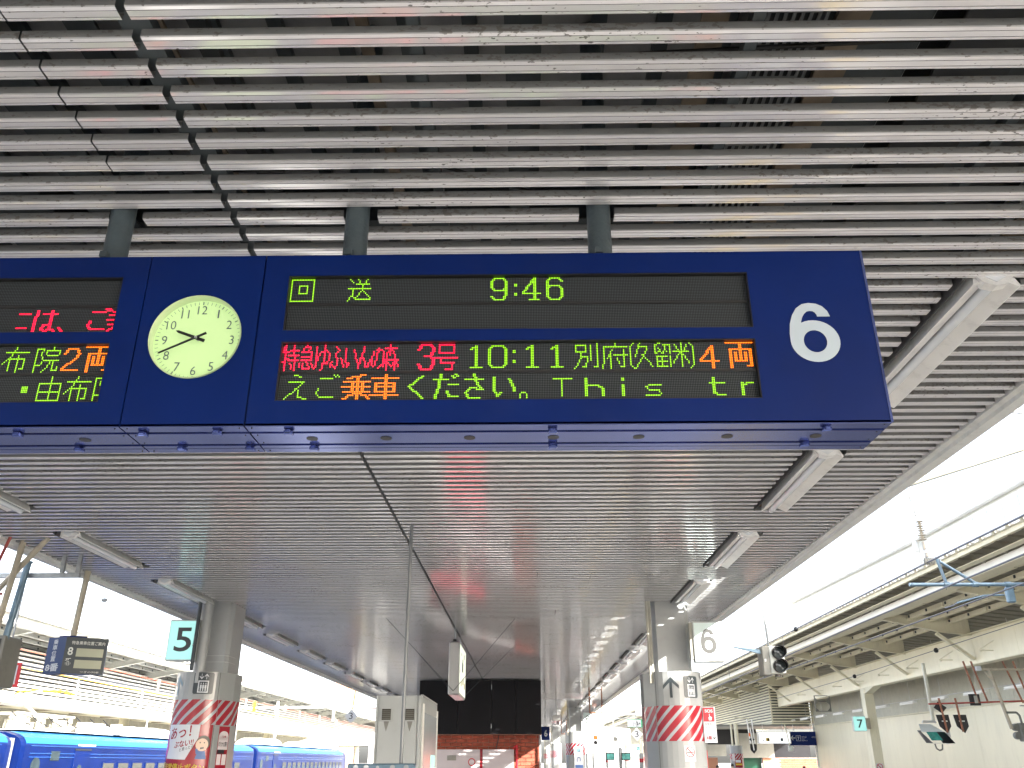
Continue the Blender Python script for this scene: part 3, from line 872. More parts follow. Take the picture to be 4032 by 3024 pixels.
for x in POLES + (-2.7,):
    MB().tube((x, POLE_Y, ZT - 0.002), (x, POLE_Y, 3.14), 0.0495, n=24).build('hanger_pole', 'pole_paint', board)
    MB().box(x - 0.026, x + 0.004, POLE_Y - 0.072, POLE_Y - 0.045, 1.88, 1.905).build('cable_cleat', 'pole_paint', board)

# ================================================================== COLUMNS
def clad_outline(flip):
    """plan outline of the cladding (curved front, one flat facet), unflipped: facet on the left"""
    cx, cy, r = 2.09, 13.02, 0.42
    pts = []
    pts.append((1.655, 13.30)); pts.append((1.665, 13.02)); pts.append((1.79, 12.76))
    for i in range(0, 17):
        t = R(218 + i * (360 + 30 - 218) / 16)
        pts.append((cx + (r - 0.03) * math.cos(t) * 1.0 + 0.0, cy + r * math.sin(t) * 0.98))
    pts.append((2.46, 13.55)); pts.append((2.2, 13.75)); pts.append((1.9, 13.75))
    if flip: pts = [(-2.52 - p[0], p[1]) for p in pts]
    return pts
def outline_walk(pts, i0, i1):
    """arc-length parametrised walk along an open run of the outline"""
    run = pts[i0:i1 + 1]
    L = [0]
    for a, b in zip(run[:-1], run[1:]): L.append(L[-1] + math.dist(a, b))
    def f(s, off=0.003):
        s = max(0, min(L[-1], s))
        k = 0
        while k < len(L) - 2 and s > L[k + 1]: k += 1
        t = (s - L[k]) / max(1e-9, L[k + 1] - L[k])
        a, b = run[k], run[k + 1]
        dx, dy = (b[0] - a[0]), (b[1] - a[1]); d = math.hypot(dx, dy)
        nx, ny = dy / d, -dx / d
        return (a[0] + dx * t + nx * off, a[1] + dy * t + ny * off)
    return f, L[-1]
def wrap_patch(f, s0, s1, z0, z1, material, parent, name, off=0.003, n=24, uv=False):
    mb = MB(); v = []; fa = []; uvs = []
    for i in range(n + 1):
        s = s0 + (s1 - s0) * i / n
        x, y = f(s, off)
        v += [(x, y, z0), (x, y, z1)]
    for i in range(n):
        fa.append((2 * i, 2 * i + 2, 2 * i + 3, 2 * i + 1))
        sa, sb = s0 + (s1 - s0) * i / n, s0 + (s1 - s0) * (i + 1) / n
        uvs.append([(sa, z0), (sb, z0), (sb, z1), (sa, z1)])
    mb.add(v, fa, True)
    if uv: mb.uv = uvs
    return mb.build(name, material, parent)
def wrap_geo(f, vs, fs, s0, z0, w, h, material, parent, name, off=0.005):
    bm = bmesh.new()
    bv = [bm.verts.new((x * w, y * h, 0)) for x, y in vs]
    for q in fs:
        try: bm.faces.new([bv[i] for i in q])
        except ValueError: pass
    if vs and len(vs) < 120:
        xs = [x * w for x, _ in vs]
        c = min(xs) + 0.03
        while c < max(xs):
            bmesh.ops.bisect_plane(bm, geom=bm.verts[:] + bm.edges[:] + bm.faces[:], plane_co=(c, 0, 0), plane_no=(1, 0, 0), dist=1e-5)
            c += 0.03
    mb = MB()
    bm.verts.index_update()
    v = []
    for q in bm.verts:
        a, b = f(s0 + q.co.x, off); v.append((a, b, z0 + q.co.y))
    mb.add(v, [tuple(q.index for q in fc.verts) for fc in bm.faces])
    bm.free()
    return mb.build(name, material, parent)
ARROW = ([(0.36, 0), (0.64, 0), (0.64, .70), (1, .42), (1, .66), (0.5, 1), (0, .66), (0, .42), (.36, .70)], [(0, 1, 2, 8), (2, 3, 4, 5), (8, 2, 5), (8, 5, 6, 7)])
def rect(x0, y0, x1, y1): return ([(x0, y0), (x1, y0), (x1, y1), (x0, y1)], [(0, 1, 2, 3)])
def join(*gs):
    v = []; f = []
    for a, b in gs:
        o = len(v); v += a; f += [tuple(i + o for i in q) for q in b]
    return v, f
def disc(cx, cy, rx, ry, n=16): return ([(cx + rx * math.cos(2 * math.pi * i / n), cy + ry * math.sin(2 * math.pi * i / n)) for i in range(n)], [tuple(range(n))])
def ring2(cx, cy, rx, ry, k, n=24):
    v = [(cx + rx * math.cos(2 * math.pi * i / n), cy + ry * math.sin(2 * math.pi * i / n)) for i in range(n)]
    v += [(cx + k * rx * math.cos(2 * math.pi * i / n), cy + k * ry * math.sin(2 * math.pi * i / n)) for i in range(n)]
    return v, [(i, (i + 1) % n, n + (i + 1) % n, n + i) for i in range(n)]
def tf(g, ox, oy, sx, sy): return ([(ox + x * sx, oy + y * sy) for x, y in g[0]], g[1])
MAN = join(disc(.5, .87, .17, .11, 10), ([(.2, .72), (.8, .72), (.84, .35), (.72, .35), (.7, .0), (.53, .0), (.5, .3), (.47, 0), (.3, 0), (.28, .35), (.16, .35)], [(0, 9, 10), (0, 1, 3, 9), (1, 2, 3), (9, 3, 6), (3, 4, 5, 6), (9, 6, 7, 8)]))
THIN = ([(0.44, 0), (0.56, 0), (0.56, .72), (1, .40), (1, .56), (0.5, 1), (0, .56), (0, .40), (.44, .72)], [(0, 1, 2, 8), (2, 3, 4, 5), (8, 2, 5), (8, 5, 6, 7)])
LIFT = join(rect(.24, .06, .30, .62), rect(.70, .06, .76, .62), rect(.30, .06, .70, .11), rect(.30, .57, .70, .62),
            tf(MAN, .32, .13, .13, .40), tf(MAN, .435, .13, .13, .40), tf(MAN, .55, .13, .13, .40),
            tf(THIN, .52, .68, .20, .26), tf(([(x, 1 - y) for x, y in THIN[0]], [q[::-1] for q in THIN[1]]), .28, .68, .20, .26))
RR = ([(x, y) for cx, cy, a0 in ((.9, .1, -90), (.9, .9, 0), (.1, .9, 90), (.1, .1, 180)) for a in range(0, 91, 15) for x, y in [(cx + .1 * math.cos(R(a0 + a)), cy + .1 * math.sin(R(a0 + a)))]], [tuple(range(28))])

def build_column(flip, label, number):
    sgn = -1 if flip else 1
    X = (lambda x: -2.52 - x) if flip else (lambda x: x)
    XS = (lambda x: -2.49 - x * .98) if flip else (lambda x: x)
    c = thing('platform_column', (X(2.09), 13.1, GZ), label, 'column', 'white columns holding up the platform canopy')
    # shaft: chamfered box, slightly taller than the ceiling
    sh = [(1.875, 12.85), (2.29, 12.85), (2.36, 12.95), (2.36, 13.4), (2.27, 13.5), (1.9, 13.5), (1.83, 13.42), (1.83, 12.93)]
    sh = [(XS(a), b) for a, b in sh]
    MB().prism(sh, 'z', 1.0, 3.1).build('shaft', 'column_white', c)
    if flip:
        MB().tube((-4.60, 12.68, 1.0), (-4.60, 12.68, H + .3), 0.078, n=24).build('downpipe', 'column_white', c)
        MB().tube((-4.672, 12.545, 1.16), (-4.665, 12.545, H + .3), 0.025, n=10).build('conduit', 'beam_dark', c)
        MB().tube((-4.70, 12.53, 1.50), (-4.63, 12.56, 1.50), 0.012, n=8).build('conduit_clip', 'galv', c)
        for z in (1.30, 1.385): MB().box(XS(2.365), XS(1.825), 12.845, 13.2, z, z + 0.006).build('band', 'alu', c)
    else:
        for x, r in ((1.745, .022), (1.78, .022)):
            MB().tube((x, 12.80, 1.0), (x, 12.80, H + .3), r, n=10).build('conduit', 'cream_dark', c)
    pts = clad_outline(flip)
    n = len(pts)
    order = pts if not flip else pts[::-1]
    cl = MB()
    zt = 1.15
    v = [(a, b, GZ) for a, b in order] + [(a, b, zt) for a, b in order]
    cl.add(v, [(i, (i + 1) % n, n + (i + 1) % n, n + i) for i in range(n)], False)
    cl.add([(a, b, zt) for a, b in order], [tuple(range(n))])
    cl.build('cladding', 'clad_white', c)
    f, L = outline_walk(order, 0, n - 1)
    # find arc position by x on the front
    def s_at(x):
        best = None
        for i in range(400):
            s = L * i / 399; a, b = f(s, 0)
            if b < 13.0:
                d = abs(a - x)
                if best is None or d < best[0]: best = (d, s)
        return best[1]
    # seams
    sx = X(1.80)
    sa = s_at(sx)
    wrap_patch(f, sa - 0.004, sa + 0.004, GZ, zt - .002, 'beam_dark', c, 'seam', off=0.0015, n=2)
    zs0, zs1 = (0.46, 0.785) if flip else (0.25, 0.70)
    s0 = 0.02; s1 = min(L - 0.02, s_at(X(2.42 if not flip else 1.7)) + (0.35 if True else 0))
    st = wrap_patch(f, s0 if not flip else L * .20, L * 0.80 if not flip else L - .02, zs0, zs1, 'red_stripe', c, 'stripe_band', off=0.0025, n=60, uv=True)
    if flip: s_arrow0, s_lift0 = s_at(-4.93) - .01, s_at(-4.63)
    else: s_arrow0, s_lift0 = s_at(1.91), s_at(2.17)
    wl_ = 0.27 if flip else 0.23
    v_, f_ = ARROW if not flip else ARROW
    # THIN-like arrow shape
    wrap_geo(f, *THICK, s_arrow0 - (0 if flip else .02), 0.80 if not flip else 0.84, 0.19 if flip else .22, 0.27, 'dark_grey_print' if not flip else 'arrow_pale', c, 'arrow_sticker', 0.005)
    wrap_geo(f, *RR, s_lift0, 0.80 if not flip else 0.855, wl_, 0.285, 'dark_grey_print', c, 'lift_sticker', 0.005)
    wrap_geo(f, *LIFT, s_lift0, 0.80 if not flip else 0.855, wl_, 0.285, 'white_print', c, 'lift_symbol', 0.0075)
    return c, f, s_at, L, X
THICK = ([(0.42, 0), (0.58, 0), (0.58, .74), (1, .42), (1, .60), (0.5, 1), (0, .60), (0, .42), (.42, .74)], [(0, 1, 2, 8), (2, 3, 4, 5), (8, 2, 5), (8, 5, 6, 7)])
colR, fR, sR, LR, XR_ = build_column(False, 'white column with red diagonal stripes and a no smoking sticker, under the white 6 sign', 6)
# sticker: no smoking
s0 = sR(2.115)
wrap_patch(fR, s0, s0 + 0.155, -0.005, 0.19, 'white_print', colR, 'no_smoking_sticker', off=0.004, n=4)
wrap_geo(fR, *join(ring2(.5, .62, .42, .34, .86)), s0, -0.005, 0.155, 0.195, 'red_bright', colR, 'no_smoking_ring', 0.008)
wrap_geo(fR, [(.22, .84), (.27, .88), (.79, .41), (.74, .37)], [(0, 3, 2, 1)], s0, -0.005, 0.155, 0.195, 'red_bright', colR, 'no_smoking_bar', 0.010)
wrap_geo(fR, *join(rect(.2, .56, .66, .61), rect(.68, .56, .80, .61), rect(.70, .66, .73, .78), rect(.62, .74, .66, .84)), s0, -0.005, 0.155, 0.195, 'dark_grey_print', colR, 'cigarette_symbol', 0.0085)
for i, chh in enumerate('禁煙'):
    vs, fs, _ = text_geo(chh, 0.0)
    wrap_geo(fR, vs, fs, s0 + 0.035 + 0.06 * i, 0.008, 0.026, 0.027, 'black_print', colR, 'lettering', 0.007)
colL, fL, sL, LL_, XL_ = build_column(True, 'white column with red diagonal stripes and a red emergency stop poster, beside the glowing 5 sign', 5)
# poster on the left column
pl0 = sL(-4.95) + .05; pw = sL(-4.36) - pl0 + .02
def PP(g, mt, nm, off): return wrap_geo(fL, g[0], g[1], pl0, -0.30, pw, 0.76, mt, colL, nm, off)
wrap_patch(fL, pl0 - 0.22, pl0 + pw + 0.03, -0.62, 0.46, 'red_print', colL, 'poster', off=0.0025, n=30)
PP(([(0.02, .44), (.09, .63), (.0, .88), (.02, 1), (.78, 1), (.77, .78), (.56, .42)], [(0, 1, 5, 6), (1, 2, 3, 4, 5)]), 'white_print', 'poster_burst', 0.004)
PP(([(-.06, .46), (.0, .45), (.08, .63), (-.01, .86), (-.06, .9)], [(0, 1, 2, 3, 4)]), 'pink_print', 'poster_wedge', 0.0045)
def ptext(s, x0, y0, w, h, mt, bold=0.0, skew=0.0, off=0.006):
    vs, fs, _ = text_geo(s, bold)
    PP(([(x0 + x * w, y0 + y * h + skew * x) for x, y in vs], fs), mt, 'lettering', off)
ptext('あっ！', .12, .74, .50, .20, 'red_print', .02, .06)
ptext('ぶない!!', .27, .60, .42, .11, 'red_print', .02, .06)
ptext('と思ったら', .42, .55, .28, .055, 'black_print', .01, .06)
PP(join(disc(.885, .70, .14, .12, 24)), 'hair_print', 'boy_hair', 0.0045)
PP(join(disc(.86, .665, .125, .105, 24)), 'skin_print', 'boy_face', 0.0052)
PP(join(disc(.82, .70, .014, .012, 8), disc(.90, .70, .014, .012, 8), ([(.83, .62), (.90, .63), (.90, .60), (.83, .59)], [(3, 2, 1, 0)])), 'black_print', 'boy_features', 0.0075)
PP(join(([(.79, .56), (.93, .56), (.97, .43), (.75, .43)], [(3, 2, 1, 0)]), ([(.74, .60), (.78, .60), (.82, .53), (.76, .51)], [(3, 2, 1, 0)])), 'shirt_print', 'boy_shirt', 0.0058)
ptext('非常停止ボタン', .03, .245, .93, .125, 'yellow_print', .02, -.02)
ptext('を押してください。', .02, .165, .42, .055, 'yellow_print', .012, 0)
for q in range(3):
    ptext('危険ですので、線路に降りないでください。', .0, .11 - .045 * q, .66, .028, 'white_print', 0, 0)
PP(rect(-.10, .0, .0, .38), 'yellow_print', 'button_picture', 0.005)
PP(disc(-.05, .16, .035, .08), 'red_print', 'button_disc', 0.007)
ptext('JR', .70, .06, .13, .07, 'white_print', .02, 0)
# notices on the flat side of the left column
qs = sL(-4.27)
def QQ(g, mt, nm, off): return wrap_geo(fL, g[0], g[1], qs, -0.30, 0.20, 0.745, mt, colL, nm, off)
QQ(rect(0, 0, 1, 1), 'red_print', 'notice_sheet', 0.0045)
QQ(join(rect(.04, .60, .96, .84), disc(.5, .84, .44, .08, 20), rect(.06, .34, .44, .52), rect(.54, .34, .94, .52), rect(.04, .0, .48, .28), rect(.54, .0, .96, .28)), 'poster_white', 'notice_paper', 0.006)
QQ(rect(.06, .53, .7, .60), 'black_print', 'notice_bar', 0.0072)
def qtext(s, x0, y0, w, h, mt, bold=.0):
    vs, fs, _ = text_geo(s, bold); QQ(([(x0 + x * w, y0 + y * h) for x, y in vs], fs), mt, 'lettering', 0.0085)
qtext('のりかえ案内', .08, .65, .84, .09, 'black_print', .02); qtext('ご注意', .3, .80, .4, .04, 'red_print', .02)
for yy in (.22, .17, .12): qtext('お知らせください', .08, yy, .36, .03, 'dark_grey_print'); qtext('お客さまへ', .58, yy, .34, .03, 'dark_grey_print')
# further columns
X4 = colL.location.x
for i, Y in enumerate((40, 67, 94)):
    copy_c = thing('platform_column', (2.09, Y, GZ), 'white column %s, beyond the striped one with the no smoking sticker' % ('second from the camera on the right' if i == 0 else ('third from the camera on the right' if i == 1 else 'farthest of the right-hand row')), 'column', 'white columns holding up the platform canopy')
    for ch in colR.children:
        if ch.name.startswith(('shaft', 'cladding', 'stripe_band', 'conduit', 'seam')):
            d = ch.copy(); COL.objects.link(d); d.parent = copy_c
    cc = thing('platform_column', (X4, Y, GZ), 'white column of the left-hand row, %s behind the one with the 5 sign' % ('next' if i == 0 else ('second' if i == 1 else 'third')), 'column', 'white columns holding up the platform canopy')
    for ch in colL.children:
        if ch.name.startswith(('shaft', 'cladding', 'stripe_band', 'downpipe', 'seam')):
            d = ch.copy(); COL.objects.link(d); d.parent = cc
    if i == 0:
        # guide sheet with a U-turn arrow wrapped on the second column
        sh = MB().box(1.98, 2.36, Y - 0.535, Y - 0.53, -0.9, 0.56).build('guide_sheet', 'white_print', copy_c)
        MB().box(2.09, 2.24, Y - 0.539, Y - 0.536, 0.36, 0.52).build('guide_symbol', 'arrow_blue', copy_c)
        MB().path([(2.22, Y - .54, .0), (2.25, Y - .54, .06), (2.22, Y - .54, .14), (2.14, Y - .54, .15), (2.11, Y - .54, .1), (2.11, Y - .54, -.02)], .012, 6).build('guide_arrow', 'shirt_print', copy_c)
        MB().box(2.02, 2.34, Y - .54, Y - .536, -.26, -.14).build('guide_stripe', 'shirt_print', copy_c)

# number signs 5 and 6
def number_box(name, x0, x1, z0, z1, y, num, face, ink, label, nx0, nx1, nz0, nz1, d=0.12):
    t = thing(name, ((x0 + x1) / 2, y + d / 2, z0), label, 'platform sign')
    MB().bbox(x0, x1, y, y + d, z0, z1, .008).build('box', 'sign_frame', t)
    MB().box(x0 + .018, x1 - .018, y - .004, y - .001, z0 + .02, z1 - .02).build('panel', face, t)
    if num == '6':
        six_parts(nx0, nz0, nx1 - nx0, nz1 - nz0, y - 0.006, ink, t); return t
    vs, fs, _ = text_geo(num, 0.012)
    MB().add([(nx0 + a * (nx1 - nx0), y - 0.006, nz0 + b * (nz1 - nz0)) for a, b in vs], fs).build('number', ink, t)
    return t
b5 = number_box('platform_number_sign', -5.08, -4.66, 1.29, 1.855, 12.58, '5', 'lit_cyan', 'black_print', 'glowing pale cyan square box sign with a black 5, left column', -4.975, -4.735, 1.415, 1.745)
b6 = number_box('platform_number_sign', 2.345, 2.76, 1.262, 1.815, 12.58, '6', 'sign6_face', 'grey_ink', 'pale box sign with a grey 6 washed out by sun, beside the right striped column', 2.445, 2.665, 1.375, 1.71)
MB().box(2.30, 2.345, 12.6, 12.68, 1.3, 1.8).build('bracket', 'cream_dark', b6)
b62 = number_box('platform_number_sign', 2.40, 2.80, 1.35, 1.92, 39.5, '6', 'sign6_face', 'grey_ink', 'small distant box sign with a grey 6, on the second column of the right row', 2.50, 2.70, 1.45, 1.80)
# SOS sign beside column 6
sos = thing('emergency_button_sign', (2.5, 12.78, 0.25), 'white panel sign reading SOS on red with a pointing hand, right of the striped column', 'sign')
MB().box(2.43, 2.60, 12.78, 12.795, 0.23, 0.69).build('panel', 'white_print', sos)
MB().box(2.435, 2.582, 12.775, 12.7785, 0.50, 0.682).build('red_field', 'red_bright', sos)
flat_text('SOS', (2.456, 12.772, .615), XU, ZU, .110, .042, 'white_print', sos, bold=.03)
MB().add([(2.50 + a * .05, 12.772, .515 + b * .085) for a, b in [(.1, 0), (.8, 0), (1, .45), (.62, .62), (.42, .6), (.42, 1), (.25, 1), (.25, .45), (0, .5)]], [(0, 1, 2, 3, 4, 7, 8), (4, 5, 6, 7)]).build('pointing_hand', 'white_print', sos)
flat_text('非常停止', (2.446, 12.775, .452), XU, ZU, .128, .03, 'dark_grey_print', sos)
flat_text('ボタン', (2.455, 12.775, .412), XU, ZU, .085, .026, 'dark_grey_print', sos)
flat_text('Emergency', (2.458, 12.775, .385), XU, ZU, .085, .014, 'dark_grey_print', sos)
flat_text('train stop', (2.458, 12.775, .362), XU, ZU, .075, .014, 'dark_grey_print', sos)
flat_text('button', (2.458, 12.775, .342), XU, ZU, .05, .014, 'dark_grey_print', sos)
flat_text('6番', (2.455, 12.775, .27), XU, ZU, .075, .05, 'red_print', sos, bold=.02)
MB().add([(2.538 + a * .042, 12.775, .27 + (1 - b) * .065) for a, b in THIN[0]], THIN[1]).build('arrow', 'dark_grey_print', sos)
MB().box(2.462, 2.482, 12.95, 13.1, -.8, .14).build('edge_strip', 'red_bright', sos)

# ================================================================== LEFT STEEL FRAME, PIPES AND SIGN 8
fr = thing('steel_bracket', (-5.4, 9.6, 1.9), 'grey blue channel frame hanging from the left canopy edge', 'steel frame')
MB().box(-6.1, -4.975, 9.58, 9.63, 1.875, 1.925).build('channel', 'galv', fr)
for x in (-5.17, -4.99): MB().box(x - .022, x + .022, 9.56, 9.60, 1.926, H + .02).build('hanger', 'galv', fr)
MB().box(-5.72, -5.60, 9.55, 9.578, 1.87, 1.935).build('clamp_plate', 'galv', fr)
def pipe_thing(name, p0, p1, r, mt, label, cap=None):
    t = MB().tube(p0, p1, r, n=14)
    o = t.build(name, mt); o['label'] = label; o['category'] = 'pipe'; return o
mp_ = thing('monitor_post', (-5.57, 9.52, 1.2), 'grey blue capped pipe dropping from the hanging frame to a dark monitor at the left', 'post')
MB().tube((-5.535, 9.52, 2.03), (-5.60, 9.52, 1.2), .036, n=16).build('pipe', 'blue_steel', mp_)
MB().tube((-5.532, 9.52, 2.03), (-5.53, 9.52, 2.045), .045, n=16).build('cap', 'blue_steel', mp_)
pipe_thing('red_pipe', (-5.28, 8.68, H + .05), (-5.86, 9.3, 1.50), .016, 'rust_red', 'thin reddish pipe slanting down at the far left under the canopy edge')
pipe_thing('support_pipe', (-5.30, 8.94, H + .05), (-5.72, 9.5, 1.18), .033, 'beige_pipe', 'thick grey brown pipe beside the thin red pipe at the far left')
pipe_thing('brace_pipe', (-4.96, 8.81, H + .03), (-5.79, 9.45, 1.68), .03, 'beige_pipe', 'slanting brown brace crossing the upright pipes at the far left')
pipe_thing('cross_pipe', (-6.3, 9.5, 1.74), (-5.74, 9.5, 1.68), .014, 'rust_red', 'short thin pipe reaching in from the left picture edge')
mon = thing('monitor_cabinet', (-5.8, 9.5, .6), 'dark grey monitor cabinet cut by the left picture edge', 'monitor')
MB().bbox(-6.3, -5.565, 9.45, 9.8, .72, 1.235, .01).build('casing', 'signal_grey', mon)
MB().box(-6.28, -5.60, 9.44, 9.449, .75, 1.2).build('screen', 'black', mon)
s3 = thing('stop_position_sign', (-6.4, 11.0, .85), 'white sign with a red border and black 3, behind the dark monitor at the left', 'sign')
MB().box(-6.62, -6.20, 11.0, 11.02, .83, 1.11).build('board', 'red_bright', s3)
MB().box(-6.59, -6.235, 10.992, 10.9985, .86, 1.08).build('panel', 'white_print', s3)
flat_text('3', (-6.40, 10.99, .885), XU, ZU, .11, .17, 'black_print', s3, bold=.0)
MB().tube((-6.4, 11.03, 1.1), (-6.4, 11.03, 2.1), .012, n=8).build('rod', 'galv', s3)
# sign 8番
s8 = thing('boarding_position_sign', (-5.35, 10.45, .9), 'dark blue folded boarding position sign reading 8番, hanging on a beige pole', 'sign')
MB().tube((-5.33, 10.47, H + .05), (-5.36, 10.47, 1.3), .036, n=16).build('pole', 'beige_pipe', s8)
yl = 10.40
# left narrow face, folded towards the camera, and right slanting face
A0, A1, A2 = (-5.63, 10.46), (-5.37, 10.36), (-4.98, 10.58)
bz0, bz1 = .93, 1.335
MB().prism([A0, A1, A2, (-4.99, 10.62), (-5.35, 10.62), (-5.62, 10.56)], 'z', bz0, bz1).build('box', 'sign8_blue', s8)
MB().prism([(-5.5, 10.43), (-5.42, 10.40), (-5.30, 10.42), (-5.2, 10.5), (-5.3, 10.58), (-5.45, 10.55)], 'z', bz1 + .001, bz1 + .02).build('top_cap', 'sign_blue', s8)
def plane_frame(a, b):
    u = Vector((b[0] - a[0], b[1] - a[1], 0)); L = u.length; u.normalize(); nrm = Vector((u.y, -u.x, 0)); return u, nrm, L
uL, nL, lenL = plane_frame(A0, A1); uR, nR, lenR = plane_frame(A1, A2)
def on8(side, s, x, z, w, h, mt, bold=.01):
    u, nn, L = (uL, nL, lenL) if side == 'L' else (uR, nR, lenR); a = A0 if side == 'L' else A1
    o = Vector((a[0], a[1], 0)) + u * x * L + nn * .004 + Vector((0, 0, bz0 + z * (bz1 - bz0)))
    flat_text(s, o, u, ZU, w * L, h * (bz1 - bz0), mt, s8, bold=bold)
def panel8(side, x0, x1, z0, z1, mt, nm, off=.0025):
    u, nn, L = (uL, nL, lenL) if side == 'L' else (uR, nR, lenR); a = A0 if side == 'L' else A1
    P = lambda x, z: Vector((a[0], a[1], 0)) + u * x * L + nn * off + Vector((0, 0, bz0 + z * (bz1 - bz0)))
    MB().quad(P(x0, z0), P(x1, z0), P(x1, z1), P(x0, z1)).build(nm, mt, s8)
for i, ch in enumerate('乗車位置'): on8('L', ch, .32, .80 - .155 * i, .26, .14, 'white_print')
on8('L', '8番', .12, .06, .72, .22, 'white_print', .025)
panel8('R', .0, 1, .0, 1, 'dark_grey_print', 'face')
on8('R', '特急乗車位置ご案内', .14, .80, .80, .10, 'signal_white')
on8('R', '8', .08, .50, .12, .22, 'signal_white', .02); on8('R', '番', .05, .22, .16, .20, 'signal_white', .01)
panel8('R', .28, .93, .47, .70, 'screen_beige', 'display', .004); panel8('R', .28, .93, .15, .38, 'screen_beige', 'display', .004)
on8('R', 'つぎの列車', .45, .03, .45, .05, 'signal_white', 0)
sp = MB().lathe((-6.1, 12.5, 2.24), [(0.0, 0), (.03, .005), (.045, .03), (.04, .05), (0, .06)], 14).build('small_insulator', 'galv')
sp.location = (0.05, 0, -0.15); sp['label'] = 'tiny grey fitting hanging alone in the white sky at the left'; sp['category'] = 'insulator'

# ================================================================== MAST, BOOTH
mast = thing('mast_pipe', (-1.105, 8.27, -.1), 'thin galvanised pipe dropping from the ceiling in front of the grey booth', 'pipe')
MB().tube((-1.105, 8.27, -1.6), (-1.11, 8.27, H + .2), .0165, n=14).build('pipe', 'mast_grey', mast)
bb = MB().bbox(-1.565, -.975, 8.2, 8.31, -.13, -.018, .01); bb.build('equipment_bar', 'blue_steel', mast)
for x in (-1.49, -1.40, -1.30, -1.17, -1.05):
    MB().tube((x, 8.192, -.05), (x, 8.199, -.05), .022 if x != -1.30 else .014, n=14).build('lamp_disc', 'white_print' if x in (-1.49, -1.40) else 'galv', mast)
booth = thing('grey_booth', (-1.66, 12.8, GZ), 'tall pale grey booth with two sooty vents and a glazed right side', 'booth')
MB().box(-1.965, -1.372, 12.003, 14.1, GZ, .785).build('body', 'booth_grey', booth)
for x0, x1 in ((-1.965, -1.935), (-1.925, -1.425), (-1.415, -1.372)):
    MB().bbox(x0, x1, 11.985, 12.002, GZ, .79, .003).build('door' if x1 - x0 > .3 else 'door_frame', 'booth_grey', booth)
MB().box(-1.40, -1.37, 12.1, 14.1, .79, .81).build('roof_edge', 'alu', booth)
for x0 in (-1.905, -1.60):
    v = MB().bbox(x0, x0 + .16, 11.972, 11.984, .475, .65, .004).build('vent', 'booth_grey', booth)
    MB().box(x0 + .025, x0 + .14, 11.966, 11.9715, .49, .625).build('vent_grille', 'soot', v)
    MB().add([(x0 + .05, 11.9838, .474), (x0 + .12, 11.9838, .474), (x0 + .10, 11.9838, .40), (x0 + .085, 11.9838, .35), (x0 + .065, 11.9838, .41)], [(0, 1, 2, 3, 4)]).build('soot_streak', 'signal_grey', booth)
    for q in range(5): MB().box(x0 + .03, x0 + .135, 11.960, 11.9655, .50 + q * .024, .508 + q * .024).build('vent_fin', 'signal_grey', v)
gl = MB().box(-1.3715, -1.366, 12.25, 14.05, -1.4, .60).build('side_glass', 'tube_glass', booth)
MB().box(-1.3715, -1.355, 12.16, 12.24, -1.5, .70).build('side_frame', 'white_paint', booth)
MB().box(-1.3715, -1.355, 14.06, 14.12, -1.5, .70).build('side_frame', 'white_paint', booth)
MB().box(-1.3655, -1.362, 13.3, 13.9, -.9, .08).build('side_reflection', 'lit_cyan', booth)  # glowing patch standing in for the second column mirrored in the glass

# ================================================================== HANGING LIGHT BOX
hb = thing('hanging_light_box', (-1.24, 16.0, 1.03), 'tall slim illuminated box hanging end-on from the ceiling joint, held by crossed wires', 'sign')
MB().bbox(-1.335, -1.145, 15.46, 17.0, 1.03, 1.90, .02).build('case', 'alu', hb)
MB().box(-1.1445, -1.139, 15.50, 16.96, 1.07, 1.86).build('lit_face', 'lightbox', hb)
for y, z, w in ((15.8, 1.7, .10), (16.1, 1.6, .14), (16.4, 1.7, .16), (15.8, 1.2, .15), (16.2, 1.25, .2), (16.6, 1.2, .2), (16.0, 1.45, .3)):
    MB().box(-1.1385, -1.137, y, y + w, z, z + w * .5).build('print_block', 'yellow_print' if z < 1.3 else 'dark_grey_print', hb)
MB().add([(-1.137, 15.55, 1.50), (-1.137, 15.62, 1.42), (-1.137, 15.55, 1.38)], [(0, 1, 2)]).build('print_mark', 'red_bright', hb)
for x in (-1.30, -1.275, -1.21, -1.18):
    MB().box(x - .003, x + .003, 15.457, 15.4595, 1.06, 1.88).build('case_rib', 'sign_frame', hb)
for y in (15.5, 16.85): MB().tube((-1.235, y, 1.9), (-1.235, y, H + .2), .016, n=10).build('rod', 'galv', hb)
MB().box(-1.265, -1.205, 15.46, 15.56, 1.901, 1.94).build('rod_clamp', 'black', hb)
for y in (15.57, 16.85):
    for x in (-1.29, -1.19): MB().box(x - .02, x + .02, y, y + .03, 1.0285, 1.0295).build('drain_slot', 'black', hb)
w = MB()
w.tube((-2.26, 14.3, H), (-1.24, 15.44, 1.09), .0045, n=6); w.tube((-.18, 14.35, H), (-1.24, 15.44, 1.09), .0045, n=6)
w.tube((-.20, 17.7, H), (-1.14, 17.01, 1.12), .0045, n=6); w.tube((-2.29, 17.7, H), (-1.33, 17.01, 1.12), .0045, n=6)
w.build('stay_wire', 'beam_dark', hb)

